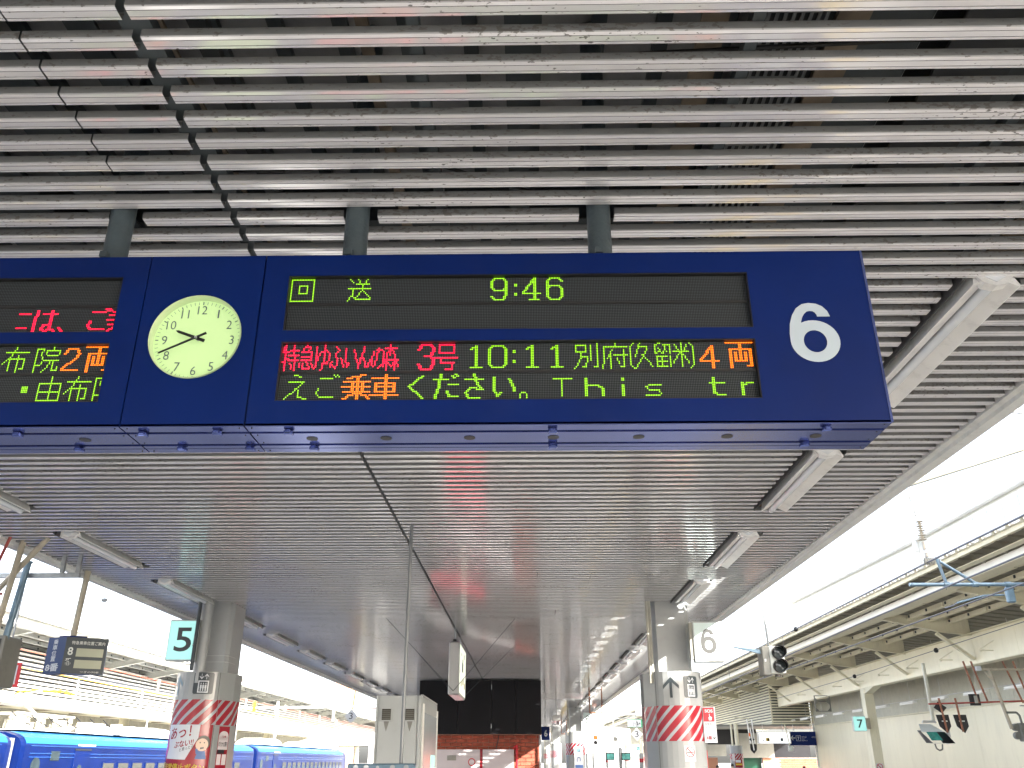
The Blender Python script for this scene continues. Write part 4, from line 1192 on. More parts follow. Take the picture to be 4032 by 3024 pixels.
# ================================================================== BRICK LIFT HALL WITH BLACK PANELS
hall = thing('lift_hall', (-1.3, 28, GZ), 'low brick hall with ribbed black panels above, closing the view down the platform', 'building')
YW = 26.0
MB().box(-2.98, .36, YW + .03, YW + 8, GZ, H - .02).build('core_wall', 'mortar', hall)
for x0, x1 in ((-2.98, -1.92), (-1.91, -.98), (-.97, -.30), (-.29, .40)):
    pn = MB().box(x0, x1, YW - .55, YW - .52, .675, 2.07).build('black_panel', 'black_panel', hall)
    rb = MB()
    for q in range(46): rb.box(x0 + .004, x1 - .004, YW - .556, YW - .5505, .69 + q * .03, .708 + q * .03)
    rb.build('panel_rib', 'black_panel', pn)
MB().box(-2.98, .40, YW - .519, YW + .0, .675, .69).build('soffit', 'peach', hall)
MB().box(.38, .40, YW - .519, YW + 6, .69, 2.07).build('panel_side', 'black_panel', hall)
for z in (1.83, .82): MB().box(-.985, -.965, YW - .562, YW - .557, z, z + .13).build('white_bar', 'white_print', hall)
bl, bh, bj = .285, .086, .012
brick_me = MB().bbox(0, bl, 0, .05, 0, bh, .004).mesh('brick', 'brick')
half_me = MB().bbox(0, bl / 2 - .006, 0, .05, 0, bh, .004).mesh('brick', 'brick')
nb = 0
for r in range(22):
    z = .675 - (r + 1) * (bh + bj)
    x = -2.70; k = r % 2
    if k: obj('brick', half_me, hall, (x + 1.3, YW - .02 - 28 + random.uniform(-.003, .003), z - GZ)); x += bl / 2 + .006
    while x + bl < .38:
        if nb < 296 and (r < 10 or x > -.5):
            obj('brick', brick_me, hall, (x + 1.3, YW - .02 - 28 + random.uniform(-.003, .003), z - GZ)); nb += 1
        x += bl + bj
    rem = .375 - x
    if rem > .03 and r < 22:
        o = obj('brick', brick_me, hall, (x + 1.3, YW - .02 - 28, z - GZ)); o.scale.x = rem / bl
MB().box(-2.75, -1.30, YW - .10, YW - .04, GZ, .30).build('white_board', 'poster_white', hall)
MB().box(-1.22, -.36, YW - .10, YW - .04, GZ, .30).build('white_board', 'poster_white', hall)
MB().box(-1.295, -1.225, YW - .09, YW - .04, GZ, .31).build('divider', 'red_print', hall)
MB().box(-2.2, -1.95, YW - .105, YW - .101, .02, .15).build('board_frame', 'cream_dark', hall)
MB().lathe((-1.52, YW - .102, -.02), [(.10, -.006), (.10, 0)], 24, 'y').build('red_ring', 'red_bright', hall)
MB().lathe((-1.52, YW - .109, -.02), [(.075, -.002), (.075, 0)], 24, 'y').build('ring_face', 'poster_white', hall)
MB().tube((-.28, YW - .12, -1.4), (-.28, YW - .12, .40), .035, n=12).build('red_hose_pipe', 'red_bright', hall)
MB().path([(-.28, YW - .12, .40), (-.36, YW - .12, .36), (-.37, YW - .12, .30)], .02, 8).build('pipe_bend', 'red_bright', hall)
MB().path([(-.78, YW - .06, .67), (-.80, YW - .06, .55), (-.85, YW - .06, .32)], .014, 6).build('cable', 'beam_dark', hall)
MB().tube((.36, YW - .1, GZ), (.36, YW - .1, .67), .03, n=12).build('downpipe', 'column_white', hall)
# small blue sign 6 beside the hall
s6 = thing('hanging_sign', (.52, 26, .54), 'small dark blue hanging sign with a white 6, right of the black panels', 'sign')
MB().bbox(.41, .635, 25.95, 26.05, .54, .89, .006).build('board', 'sign_blue', s6)
flat_text('6', (.485, 25.944, .63), XU, ZU, .085, .17, 'white_print', s6, bold=.03)
MB().tube((.52, 26, .89), (.52, 26, H), .01, n=8).build('rod', 'galv', s6)
# red drinks machine in the sun on the platform (its lower body stands below the picture)
vm = thing('vending_machine', (-1.55, 19.9, GZ), 'red vending machine standing on the platform in front of the brick hall', 'vending machine')
mat('machine_red', (0.88, 0.015, 0.07), 0.3, var=.03)
MB().bbox(-2.2, -0.98, 19.6, 20.3, GZ, GZ + 1.38, .02).build('body', 'machine_red', vm)
MB().box(-2.05, -1.1, 19.585, 19.599, GZ + 1.1, GZ + 1.30).build('display', 'tube_glass', vm)
# ceiling camera bracket
cm = thing('ceiling_equipment_box', (.96, 30, 1.2), 'small grey equipment box hanging with looped cables beyond the black panels', 'equipment')
MB().bbox(.83, 1.09, 29.95, 30.1, 1.2, 1.37, .006).build('box', 'alu', cm)
MB().tube((.96, 30, 1.37), (.96, 30, H), .015, n=8).build('rod', 'galv', cm)
MB().path([(.88, 30, 1.2), (.88, 30, 1.1), (.92, 30, 1.07), (.96, 30, 1.1), (.96, 30, 1.18)], .012, 6).build('cable_loop', 'beam_dark', cm)
MB().bbox(.98, 1.04, 29.97, 30.03, 1.08, 1.19, .004).build('camera', 'beam_dark', cm)
# brown hanger frames near the right row
for i, (xa, xb, y) in enumerate(((1.95, 2.33, 28.5), (1.9, 2.18, 51))):
    hf = thing('hanger_frame', ((xa + xb) / 2, y, 1.3), 'brown U-shaped pipe frame hanging from the ceiling, %s of the two' % ('nearer' if i == 0 else 'farther'), 'pipe frame')
    MB().tube((xa, y, H), (xa, y, 1.37), .02, n=8).build('upright', 'rust_pipe', hf); MB().tube((xb, y, H), (xb, y, 1.37), .02, n=8).build('upright', 'rust_pipe', hf)
    MB().tube((xa - .02, y, 1.37), (xb + .02, y, 1.37), .02, n=8).build('crossbar', 'rust_pipe', hf)

# ================================================================== RIGHT NEIGHBOUR PLATFORM
def platform_canopy(side, label):
    """side=+1: roof beyond the right-hand tracks; -1: beyond the left-hand tracks"""
    if side > 0:
        edge, ez, bx, bz0, bz1, gx = 9.9, 4.40, 10.6, 4.02, 4.20, 13.6
        ys0, back = 12.3, 17.5
    else:
        edge, ez, bx, bz0, bz1, gx = -16.95, 4.62, -17.25, 4.28, 4.56, -20.5
        ys0, back = 11.8, -25
    s = side
    CR = 'cream' if side > 0 else 'cream_grey'
    t = thing('platform_canopy', (gx, 40, GZ), label, 'canopy')
    # corrugated sheet, pitched down towards the back
    per = 0.57; prof_ = [(0, 0), (.40, 0), (.43, .07), (.54, .07)]
    ys = []
    y = -12.0
    while y < 125:
        for a, b in prof_: ys.append((y + a, b))
        y += per
    zb = ez - .11 * abs(back - edge)
    v = []
    for yy, dz in ys: v += [(edge, yy, ez + dz), (back, yy, zb + dz)]
    sheet = MB().add(v, [(2 * i, 2 * i + 1, 2 * i + 3, 2 * i + 2) for i in range(len(ys) - 1)])
    sheet.build('roof_sheet', 'roof_sheet', t)
    v = []
    for yy, dz in ys: v += [(edge - .03 * s, yy, ez + dz - .004), (edge + .30 * s, yy, ez + dz - .037)]
    MB().add(v, [(2 * i, 2 * i + 1, 2 * i + 3, 2 * i + 2) for i in range(len(ys) - 1)]).build('sheet_edge', 'sheet_pale', t)
    # blade ends of each rib seen at the eave
    # eaves beam, its bright glare put into extra white paint
    MB().box(bx, bx + .06 * s, -12, 125, bz0, bz1).build('eaves_beam', 'beam_white', t)
    MB().box(bx - .02 * s, bx + .35 * s, -12, 125, bz0 - .03, bz0 - .002).build('eaves_flange', CR, t)
    MB().box(edge + .05 * s, edge + .12 * s, -12, 125, ez - .10, ez - .012).build('edge_angle', CR, t)
    MB().box(bx - .3 * s, bx - .1 * s, -12, 125, bz1 + .005, bz1 + .03).build('gutter_strip', CR, t)
    cl = MB()
    yy = -10.
    while yy < 90: cl.box(bx - .10 * s, bx - .02 * s, yy, yy + .03, bz1 - .02, bz1 + .08); yy += 1.0
    cl.build('clip', 'cream_dark', t, kind='stuff')
    # purlins: channels with joints
    n = 0
    for j, frac in enumerate((.18, .38, .58, .78)):
        x = bx + (gx - bx) * frac; z = ez - .11 * abs(x - edge) - .20
        y = -10.0
        while y < 105:
            pl = MB(); pl.box(x, x + .05 * s, y, y + 4.9, z, z + .13); pl.box(x + .055 * s, x + .13 * s, y, y + 4.9, z - .004, z + .008)
            pl.build('purlin', CR, t); y += 5.0
    ck = MB()
    for frac in (.18, .38, .58, .78):
        x = bx + (gx - bx) * frac; z = ez - .11 * abs(x - edge) - .20
        y = -9.
        while y < 90: ck.box(x - .03 * s, x - .002 * s, y, y + .06, z + .03, z + .10); y += 1.25
    ck.build('purlin_clip', 'beam_dark', t, kind='stuff')
    # rafters
    off = 2.5 if s > 0 else 1.5
    Yr = off
    gz = 3.54 if s > 0 else 3.75
    while Yr < 110:
        tipz = bz0 - .0 if s > 0 else bz0
        poly = [(gx, gz), (gx - 1.0 * s, gz + .12), (bx + .07 * s, bz0 + .05), (bx + .07 * s, bz0 + .16), (gx, gz + .52)]
        if s < 0: poly = [(gx, gz), (gx + 1.0, gz + .10), (bx - .07, bz0 + .02), (bx - .07, bz0 + .16), (gx, gz + .36)]
        r = MB().prism(poly, 'y', Yr - .008, Yr + .008)
        # flanges
        for (xa, za), (xb, zb_) in ((poly[0], poly[1]), (poly[1], poly[2])):
            r.add([(xa, Yr - .09, za), (xb, Yr - .09, zb_), (xb, Yr + .09, zb_), (xa, Yr + .09, za),
                   (xa, Yr - .09, za - .018), (xb, Yr - .09, zb_ - .018), (xb, Yr + .09, zb_ - .018), (xa, Yr + .09, za - .018)],
                  [(0, 1, 2, 3), (7, 6, 5, 4), (0, 4, 5, 1), (2, 6, 7, 3), (1, 5, 6, 2), (0, 3, 7, 4)])
        r.build('rafter', CR, t)
        if s > 0 and Yr < 49:
            st = MB(); a = Vector((gx - 1.02, Yr, gz + .08)); b = Vector((gx - .02, Yr, 2.86))
            st.add([a + Vector((0, -.07, 0)), a + Vector((0, .07, 0)), b + Vector((0, .07, 0)), b + Vector((0, -.07, 0)),
                    a + Vector((-.05, -.07, -.06)), a + Vector((-.05, .07, -.06)), b + Vector((-.05, .07, -.06)), b + Vector((-.05, -.07, -.06))],
                   [(0, 1, 2, 3), (7, 6, 5, 4), (0, 4, 5, 1), (1, 5, 6, 2), (2, 6, 7, 3), (3, 7, 4, 0)])
            st.build('strut', CR, t)
        Yr += 5.0
    return t
can_r = platform_canopy(1, 'cream steel platform canopy with tapered rafters across the tracks on the right')
# girder with seams, hangers and columns
def seg_girder(y0, y1):
    MB().box(13.6, 13.64, y0 + .006, y1 - .006, 2.69, 3.555).build('girder_plate', 'cream_wall', can_r)
y = 5.0
while y < 49:
    seg_girder(y, y + 2.5); y += 2.5
MB().box(13.45, 13.78, 5, 49.0, 2.665, 2.688).build('girder_flange', 'cream', can_r)
MB().box(13.48, 13.78, 5, 49.0, 3.557, 3.58).build('girder_flange', 'cream', can_r)
for Y in (23.5, 36.8):
    o = MB(); o.box(13.42, 13.78, Y - .2, Y + .2, GZ, 2.66); o.build('steel_column', 'cream', can_r)
    hn = MB().prism([(13.42, 2.664), (13.78, 2.664), (13.78, 2.3), (13.42, 2.3)], 'y', Y - .9, Y - .2)
MB().prism([(35.6, 2.66), (36.6, 2.45), (36.6, 2.66)], 'x', 13.44, 13.76).build('haunch', 'cream', can_r)
# rod brackets on the girder
for k in range(9):
    Y = 23.6 + 2.62 * k
    b = MB(); b.box(13.1, 13.52, Y - .02, Y + .02, 2.93, 2.96); b.tube((13.12, Y, 2.96), (13.58, Y, 3.22), .010, n=6); b.box(13.10, 13.14, Y - .10, Y + .03, 2.90, 2.93)
    b.build('rod_bracket', 'cream', can_r)
# the cream wall behind
wall = thing('platform_wall', (15.5, 35, GZ), 'pale cream panelled wall behind the right-hand platform', 'wall')
MB().box(15.46, 15.6, 2, 50.0, GZ, 3.6).build('core', 'cream_wall', wall)
y = 4.0
while y < 50:
    MB().box(15.40, 15.455, y + .008, min(50, y + .72) - .008, 1.76, 3.5).build('board', 'wall_board', wall); y += .72
y = 3.2
while y < 50:
    MB().box(15.40, 15.455, y + .006, min(49.95, y + 3.6) - .006, GZ, 1.70).build('panel', 'cream_wall', wall); y += 3.6
MB().box(15.36, 15.456, 2, 50, 1.705, 1.755).build('moulding', 'cream', wall)
MB().box(15.32, 15.457, 49.96, 50.06, GZ, 1.86).build('end_post', 'white_paint', wall)
# fluorescent fittings on rods along that wall
fl0 = None
for k in range(11):
    Y = 24.2 + 2.62 * k
    lab = 'white pendant strip light on rods, %s from the right picture edge' % ords[k]
    if fl0 is None:
        fl0 = thing('pendant_strip_light', (14.3, Y, 1.95), lab, 'strip light', 'pendant strip lights along the cream wall')
        MB().prism([(14.22, 1.98), (14.22, 2.02), (14.27, 2.05), (14.33, 2.05), (14.38, 2.02), (14.38, 1.98)], 'y', Y - .62, Y + .62).build('reflector', 'white_paint', fl0)
        MB().tube((14.27, Y - .5, 1.965), (14.27, Y + .72, 1.965), .016, n=8).build('tube', 'white_paint', fl0)
        MB().tube((14.3, Y - 1.31, 2.07), (14.3, Y + 1.31, 2.07), .012, n=6).build('conduit', 'alu', fl0)
        MB().tube((14.3, Y - .2, 2.05), (14.3, Y - .2, 4.0), .008, n=6).build('rod', 'alu', fl0)
    else:
        copy_tree(fl0, None, (14.3, Y, 1.95), lab)
# sign 7 on the column
b7 = number_box('platform_number_sign', 12.75, 13.25, 1.07, 1.62, 36.4, '7', 'lit_cyan', 'black_print', 'small glowing cyan box sign with a black 7, on a cream column', 12.90, 13.12, 1.19, 1.50, .14)
MB().box(13.26, 13.42, 36.42, 36.5, 1.15, 1.55).build('bracket', 'beige_pipe', b7)
MB().box(13.0, 13.02, 36.45, 36.5, 1.62, 1.63).build('fixing', 'galv', b7)
nsm = MB().box(13.45, 13.72, 36.590, 36.597, -.36, -.08).build('no_smoking_sign', 'white_print')
nsm['label'] = 'small white no smoking plate low on the cream column under the 7 sign'; nsm['category'] = 'sign'
v_, f_ = ring2(13.585, -.2, .12, .12, .8)
MB().add([(a, 36.586, b) for a, b in v_], f_).build('ring', 'red_bright', nsm)
MB().add([(13.5, 36.584, -.13), (13.52, 36.584, -.11), (13.67, 36.584, -.27), (13.65, 36.584, -.29)], [(0, 3, 2, 1)]).build('bar', 'red_bright', nsm)
# empty square frame hanging on the girder
ef = thing('empty_sign_frame', (13.2, 42, 2.0), 'empty black octagonal sign frame hanging below the cream girder', 'sign frame')
e = MB(); X0, X1, Z0, Z1, yy = 12.85, 13.55, 2.02, 2.70, 41.2
e.box(X0, X1, yy, yy + .04, Z1 - .03, Z1); e.box(X0, X1, yy, yy + .04, Z0, Z0 + .03); e.box(X0, X0 + .04, yy, yy + .04, Z0 + .03, Z1 - .03); e.box(X1 - .04, X1, yy, yy + .04, Z0 + .03, Z1 - .03)
e.box(X0 + .04, X1 - .04, yy, yy + .04, 2.44, 2.47)
for (a, b, c, d) in ((X0 + .04, Z0 + .03, 1, 1), (X1 - .04, Z0 + .03, -1, 1), (X0 + .04, 2.44, 1, -1), (X1 - .04, 2.44, -1, -1), (X0 + .04, 2.47, 1, 1), (X1 - .04, 2.47, -1, 1)):
    e.prism([(a, b), (a + .13 * c, b), (a, b + .13 * d)], 'y', yy, yy + .04)
e.build('frame', 'signal_grey', ef)
# louvred plant block over the far part of that platform
lb = thing('louvred_block', (14.2, 60, 1.9), 'louvred cream block closing the far end of the right-hand canopy', 'building')
MB().box(13.32, 15.3, 50.15, 120, 1.9, 3.9).build('core', 'black', lb)
for k in range(15):
    z = 1.93 + k * .14
    z1 = z + .075
    MB().box(13.19, 13.28, 50.02, 122, z, z1).build('louvre_slat', 'cream', lb)
    MB().box(13.24, 15.33, 49.99, 50.08, z, z1).build('louvre_slat', 'cream', lb)
MB().box(13.17, 13.235, 49.97, 50.015, 1.86, 4.05).build('corner_post', 'cream', lb)
MB().box(13.17, 15.34, 50.1, 122, 1.84, 1.90).build('bottom_plate', 'cream', lb)
MB().box(15.34, 15.40, 49.95, 50.1, 1.86, 3.3).build('corner_post', 'cream', lb)
# slanted louvres running on towards the horizon are the same block; shops below it
shop = thing('platform_shop', (13, 56, GZ), 'row of dark fronted shops under the louvred block', 'building')
MB().box(10.6, 13.5, 55, 55.1, .9, 1.8).build('fascia_black', 'black', shop)
MB().box(13.5, 16.5, 54.9, 55.1, .15, 1.5).build('fascia_black', 'black_panel', shop)
MB().box(12.3, 14.3, 54.5, 54.6, .18, 1.5).build('grey_panel', 'shop_grey', shop)
MB().box(10.2, 12.7, 60, 60.1, .3, 1.4).build('grey_panel', 'shop_grey', shop)
MB().box(11.9, 13.6, 54.95, 55.05, GZ, .35).build('green_panel', 'dark_green', shop)
MB().box(13.65, 14.55, 54.7, 54.85, GZ, .18).build('peach_wall', 'peach', shop)
bz = MB().box(14.6, 17.4, 54.85, 54.95, GZ, .18).build('brick_front', 'mortar', shop)
bk = MB()
for r_ in range(18):
    for q in range(10): bk.box(14.61 + q * .28 + (r_ % 2) * .1, 14.61 + q * .28 + (r_ % 2) * .1 + .265, 54.82, 54.849, .17 - (r_ + 1) * .095, .17 - (r_ + 1) * .095 + .083)
bk.build('brick', 'brick', shop, kind='stuff')
MB().box(10.0, 16.5, 50.2, 55, 1.72, 1.82).build('soffit', 'shop_grey', shop)
MB().box(10.9, 11.5, 57, 57.1, GZ, .2).build('doorway', 'peach', shop)
MB().box(9.0, 10.3, 59, 59.1, GZ, .9).build('doorway_dark', 'black_gloss', shop)
# white and blue signs
ws = thing('lit_direction_sign', (13, 50, .9), 'white lit hanging sign with a black arrow and yellow pictogram, under the louvred block', 'sign')
MB().bbox(12.26, 13.84, 49.4, 49.6, .87, 1.38, .01).build('box', 'lightbox_white', ws)
MB().box(12.20, 12.25, 49.38, 49.62, .85, 1.42).build('end_bar', 'white_paint', ws); MB().box(13.85, 13.90, 49.38, 49.62, .85, 1.42).build('end_bar', 'white_paint', ws)
MB().add([(12.40 + a * .13, 49.39, 1.12 - b * .16) for a, b in THIN[0]], THIN[1]).build('arrow', 'dark_grey_print', ws)
MB().box(12.60, 12.79, 49.387, 49.395, .96, 1.13).build('pictogram', 'yellow_print', ws)
MB().box(12.68, 12.76, 49.380, 49.386, .98, 1.10).build('pictogram_detail', 'black_print', ws)
flat_text('のりかえ', (12.82, 49.39, 1.06), XU, ZU, .22, .05, 'arrow_blue', ws); flat_text('Transfer', (12.82, 49.39, .98), XU, ZU, .4, .05, 'arrow_blue', ws)
MB().box(13.36, 13.5, 49.39, 49.395, .97, 1.12).build('pictogram', 'dark_grey_print', ws); flat_text('改札口', (13.53, 49.39, 1.05), XU, ZU, .26, .06, 'dark_grey_print', ws)
for x in (12.5, 13.55): MB().tube((x, 49.5, 1.38), (x, 49.5, 1.83), .014, n=8).build('rod', 'alu', ws)
bs = thing('blue_direction_sign', (14.6, 50, .8), 'dark blue sign with a white left arrow and boxed 7 under the louvres', 'sign')
MB().bbox(13.95, 15.33, 49.7, 49.85, .77, 1.44, .01).build('board', 'sign_blue', bs)
MB().add([(13.99 + (1 - b) * .25, 49.69, 1.02 + a * .22) for a, b in THICK[0]], THICK[1]).build('arrow', 'white_print', bs)
bo = MB(); 
for a in ((14.27, 14.52, 1.235, 1.25), (14.27, 14.52, .985, 1.0), (14.27, 14.285, 1.001, 1.234), (14.505, 14.52, 1.001, 1.234)): bo.box(a[0], a[1], 49.69, 49.695, a[2], a[3])
bo.build('number_frame', 'white_print', bs)
flat_text('7', (14.345, 49.69, 1.03), XU, ZU, .10, .16, 'white_print', bs, bold=.02)
flat_text('のりば', (14.57, 49.69, 1.13), XU, ZU, .25, .09, 'white_print', bs); flat_text('Track', (14.57, 49.69, 1.06), XU, ZU, .14, .045, 'white_print', bs); flat_text('乗車口', (14.57, 49.69, .98), XU, ZU, .28, .045, 'white_print', bs)
flat_text('のりば', (15.1, 49.69, 1.13), XU, ZU, .23, .09, 'white_print', bs)
for x in (14.2, 15.1): MB().tube((x, 49.78, 1.44), (x, 49.78, 1.83), .014, n=8).build('rod', 'alu', bs)
# striped column with pipes under the block
cs = thing('platform_column', (11.1, 50, GZ), 'distant white column with a red striped band and red poster, under the louvred block', 'column', 'columns of the right-hand platform')
MB().lathe((11.1, 50, GZ), [(.34, 0), (.34, 2.36)], 24).build('cladding', 'clad_white', cs)
MB().tube((10.95, 50, .76), (10.95, 50, 1.85), .05, n=10).build('pipe', 'cream', cs); MB().tube((11.2, 50, .76), (11.2, 50, 1.85), .11, n=12).build('pipe', 'cream', cs)
mbs = MB(); nn = 24; vv = []; ff = []; uu = []
for i in range(nn + 1):
    t_ = R(180 + 180 * i / nn); vv += [(11.1 + .345 * math.cos(t_), 50 + .345 * math.sin(t_), .10), (11.1 + .345 * math.cos(t_), 50 + .345 * math.sin(t_), .37)]
for i in range(nn):
    ff.append((2 * i, 2 * i + 2, 2 * i + 3, 2 * i + 1)); a, b = 1.1 * i / nn, 1.1 * (i + 1) / nn; uu.append([(a, .1), (b, .1), (b, .37), (a, .37)])
mbs.add(vv, ff, True); mbs.uv = uu; mbs.build('stripe_band', 'red_stripe', cs)
MB().box(10.92, 11.30, 49.645, 49.652, -.30, .09).build('poster', 'red_print', cs)
MB().box(10.95, 11.22, 49.640, 49.644, -.06, .06).build('poster_burst', 'white_print', cs); MB().box(10.95, 11.28, 49.640, 49.644, -.19, -.11).build('poster_line', 'yellow_print', cs)
MB().box(10.78, 10.92, 49.6, 49.62, .0, .36).build('side_plate', 'poster_white', cs)
# far columns of that platform
cf0 = None
for i, Y in enumerate((63, 77, 91, 105)):
    lab = 'plain pale column of the right-hand platform, %s beyond the striped one' % ords[i]
    if cf0 is None:
        cf0 = thing('platform_column', (11.1, Y, GZ), lab, 'column', 'columns of the right-hand platform')
        MB().lathe((11.1, Y, GZ), [(.30, 0), (.30, 2.3)], 16).build('cladding', 'clad_white', cf0)
        MB().lathe((11.1, Y, GZ), [(.16, 2.31), (.16, 3.4)], 12).build('shaft', 'cream', cf0)
        MB().lathe((11.1, Y, GZ), [(.305, 1.65), (.305, 1.95)], 16).build('red_band', 'red_print', cf0)
    else: copy_tree(cf0, None, (11.1, Y, GZ), lab)

# ------------------------------------------------------------------ upper roof far right
ur = thing('upper_station_roof', (15, 30, 6), 'tall white upper station wall with a gutter and downpipe, above the right-hand canopy', 'building')
MB().box(14.6, 14.9, -40, 17, 5.0, 8.5).build('upper_wall', 'building', ur)  # unseen high stretch, added to keep sun off the first right column's cladding
v = [(14, 10, 7.0), (14, 23.5, 7.2), (14, 31.5, 7.27), (14, 46.5, 7.65)]
w_ = MB()
for (a, b) in zip(v[:-1], v[1:]):
    w_.add([a, b, (b[0], b[1], 4.0), (a[0], a[1], 4.0)], [(0, 1, 2, 3)])
    for k in range(1):
        pass
w_.build('upper_wall', 'white_paint', ur)
gt = MB()
for (a, b) in zip(v[:-1], v[1:]): gt.tube((a[0] - .1, a[1], a[2]), (b[0] - .1, b[1], b[2]), .10, n=8)
gt.build('gutter', 'building', ur)
sm_ = MB(); y = 10.5
while y < 46:
    z = 7.2 + .45 * max(0, (y - 31) / 15) - .1
    sm_.box(13.985, 13.998, y, y + .015, z - .75, z - .05); y += .9
sm_.build('wall_seam', 'building', ur)
MB().path([(13.85, 30.6, 7.1), (13.75, 30.4, 6.7), (13.75, 30.4, 5.6)], .11, 10).build('downpipe', 'white_paint', ur)
MB().path([(3.5, 12.5, 5.6), (14.2, 20.0, 7.6)], .06, 8).build('tie_rod', 'building', ur)
MB().path([(9.5, 21.0, 6.35), (16.0, 20.2, 8.2)], .09, 8).build('tie_beam', 'cream_dark', ur)
# building far beyond on the right
fb = thing('distant_building', (12, 140, 0), 'pale distant building with rows of windows seen just above the canopy edge', 'building')
MB().box(8.4, 18, 150, 160, -2, 17.0).build('wall', 'building', fb)
wnd = MB()
for r_ in range(4):
    for q in range(8):
        MB().box(9 + q * 1.1, 9.7 + q * 1.1, 149.9, 149.99, 11.5 + r_ * 1.4, 12.5 + r_ * 1.4).build('window', 'window_glass', fb)

# ------------------------------------------------------------------ track-side equipment on the right
sg = thing('railway_signal', (3.8, 14, 1.2), 'two-lamp railway signal with black hoods hanging from a thin mast at the canopy edge', 'signal')
MB().tube((3.70, 14.0, 3.2), (3.77, 14.0, 1.63), .018, n=10).build('mast', 'mast_grey', sg)
MB().bbox(3.63, 3.74, 13.9, 14.2, 1.205, 1.63, .01).build('side_box', 'signal_grey', sg)
MB().bbox(3.745, 3.975, 13.92, 14.1, 1.225, 1.635, .012).build('lamp_plate', 'signal_white', sg)
for z in (1.535, 1.335):
    h_ = MB(); n = 24; vv = []
    for (r_, y_) in ((.098, 13.91), (.098, 13.76)):
        for i in range(n):
            t_ = 2 * math.pi * i / n
            cut = 0.0 if math.sin(t_) > -.45 else .09
            vv.append((3.875 + r_ * math.cos(t_), y_ + (cut if y_ < 13.8 else 0), z + r_ * math.sin(t_)))
    vv += [(3.875 + .092 * math.cos(2 * math.pi * i / n), vv[n + i][1], z + .092 * math.sin(2 * math.pi * i / n)) for i in range(n)]
    vv += [(3.875 + .092 * math.cos(2 * math.pi * i / n), 13.905, z + .092 * math.sin(2 * math.pi * i / n)) for i in range(n)]
    h_.add(vv, [(i, (i + 1) % n, n + (i + 1) % n, n + i) for i in range(n)] + [(n + i, n + (i + 1) % n, 2 * n + (i + 1) % n, 2 * n + i) for i in range(n)] + [(2 * n + i, 2 * n + (i + 1) % n, 3 * n + (i + 1) % n, 3 * n + i) for i in range(n)], True)
    h_.build('hood', 'black_gloss', sg)
    ln = MB().lathe((3.875, 13.895, z), [(.09, 0), (.06, -.012), (.045, -.012), (.03, -.02), (.0, -.022)], 24, 'y').build('lens', 'lens_dark', sg)
MB().lathe((3.86, 14.0, 1.19), [(.05, 0), (.04, .03)], 12).build('bottom_cap', 'signal_grey', sg)
MB().box(3.655, 3.68, 13.893, 13.899, 1.40, 1.44).build('label_plate', 'white_print', sg)
MB().prism([(3.18, 1.63), (3.25, 1.625), (3.62, 1.58), (3.62, 1.52), (3.3, 1.60)], 'y', 13.95, 14.0).build('side_arm', 'blue_steel', sg)
# catenary
ins = thing('line_insulator', (6.0, 13, 2.8), 'ribbed brown disc insulator string hanging over the right-hand track', 'insulator')
pr_ = []
for q in range(9):
    z0 = 3.36 - q * .035
    pr_ += [(.018, z0), (.058 if q % 2 == 0 else .045, z0 - .012), (.058 if q % 2 == 0 else .045, z0 - .016), (.018, z0 - .022)]
MB().lathe((6.0, 13, 0), pr_, 20).build('discs', 'insulator_brown', ins)
MB().path([(5.90, 13, 4.2), (5.93, 13, 3.75), (5.97, 13, 3.42), (6.0, 13, 3.37)], .008, 8).build('hanger_rod', 'blue_steel', ins)
k_ = MB(); k_.bbox(5.92, 5.95, 12.98, 13.02, 3.68, 3.78, .004); k_.bbox(5.955, 5.985, 12.98, 13.02, 3.44, 3.52, .004); k_.bbox(5.985, 6.015, 12.98, 13.02, 2.92, 3.04, .005); k_.bbox(6.0, 6.03, 12.97, 13.03, 2.80, 2.87, .004)
k_.build('shackle', 'insulator_brown', ins)
k2 = MB()
for q in range(5): k2.lathe((5.98 + .03 * q, 13, 2.74), [(.012, -.05), (.026, -.02), (.026, .02), (.012, .05)], 8)
k2.build('wire_clamp', 'signal_grey', ins)
def wire_thing(pts, r, label, extra=()):
    o = MB().path(pts, r, 6).build('overhead_wire', 'wire'); o['label'] = label; o['category'] = 'wire'
    for (p, rr) in extra: MB().lathe(p, [(rr * .5, -rr), (rr, -rr * .5), (rr, rr * .5), (rr * .5, rr)], 10).build('wire_ball', 'black', o)
    return o
wire_thing([(6, 4, 2.70), (6, 13, 2.72), (6, 22, 2.69), (6, 60, 2.62), (6, 120, 2.6)], .013, 'uppermost dark overhead wire running from the insulator along the right track', [((6, 19.9, 2.69), .05)])
wire_thing([(6.0, 4, 2.30), (6.0, 16, 2.27), (6.0, 31, 2.14), (6.0, 60, 2.1), (6, 110, 2.1)], .012, 'grey overhead wire below the uppermost one over the right track')
wire_thing([(6.2, 4, 2.05), (6.2, 22, 2.0), (6.2, 60, 1.95), (6.2, 110, 1.95)], .010, 'lowest overhead wire over the right track')
wire_thing([(12.9, 12, 3.5), (12.9, 24, 3.30), (12.9, 36, 3.06), (12.9, 49, 2.95)], .010, 'wire with black balls strung before the cream girder', [((12.9, 28.48, 3.2), .07), ((12.9, 35.93, 3.06), .07)])
for q, Y in enumerate((12.6, 21, 27, 33)):
    o = MB().tube((6, Y, 2.70), (6.02, Y, 2.25), .004, n=5).build('dropper_wire', 'wire')
    o['label'] = 'thin upright dropper wire between the upper overhead wires, %s from the insulator' % ords[q]; o['category'] = 'wire'
ct = thing('catenary_cantilever', (8.0, 16, 2.5), 'pale blue grey cantilever pipe with triangular stay over the right-hand track', 'overhead line support')
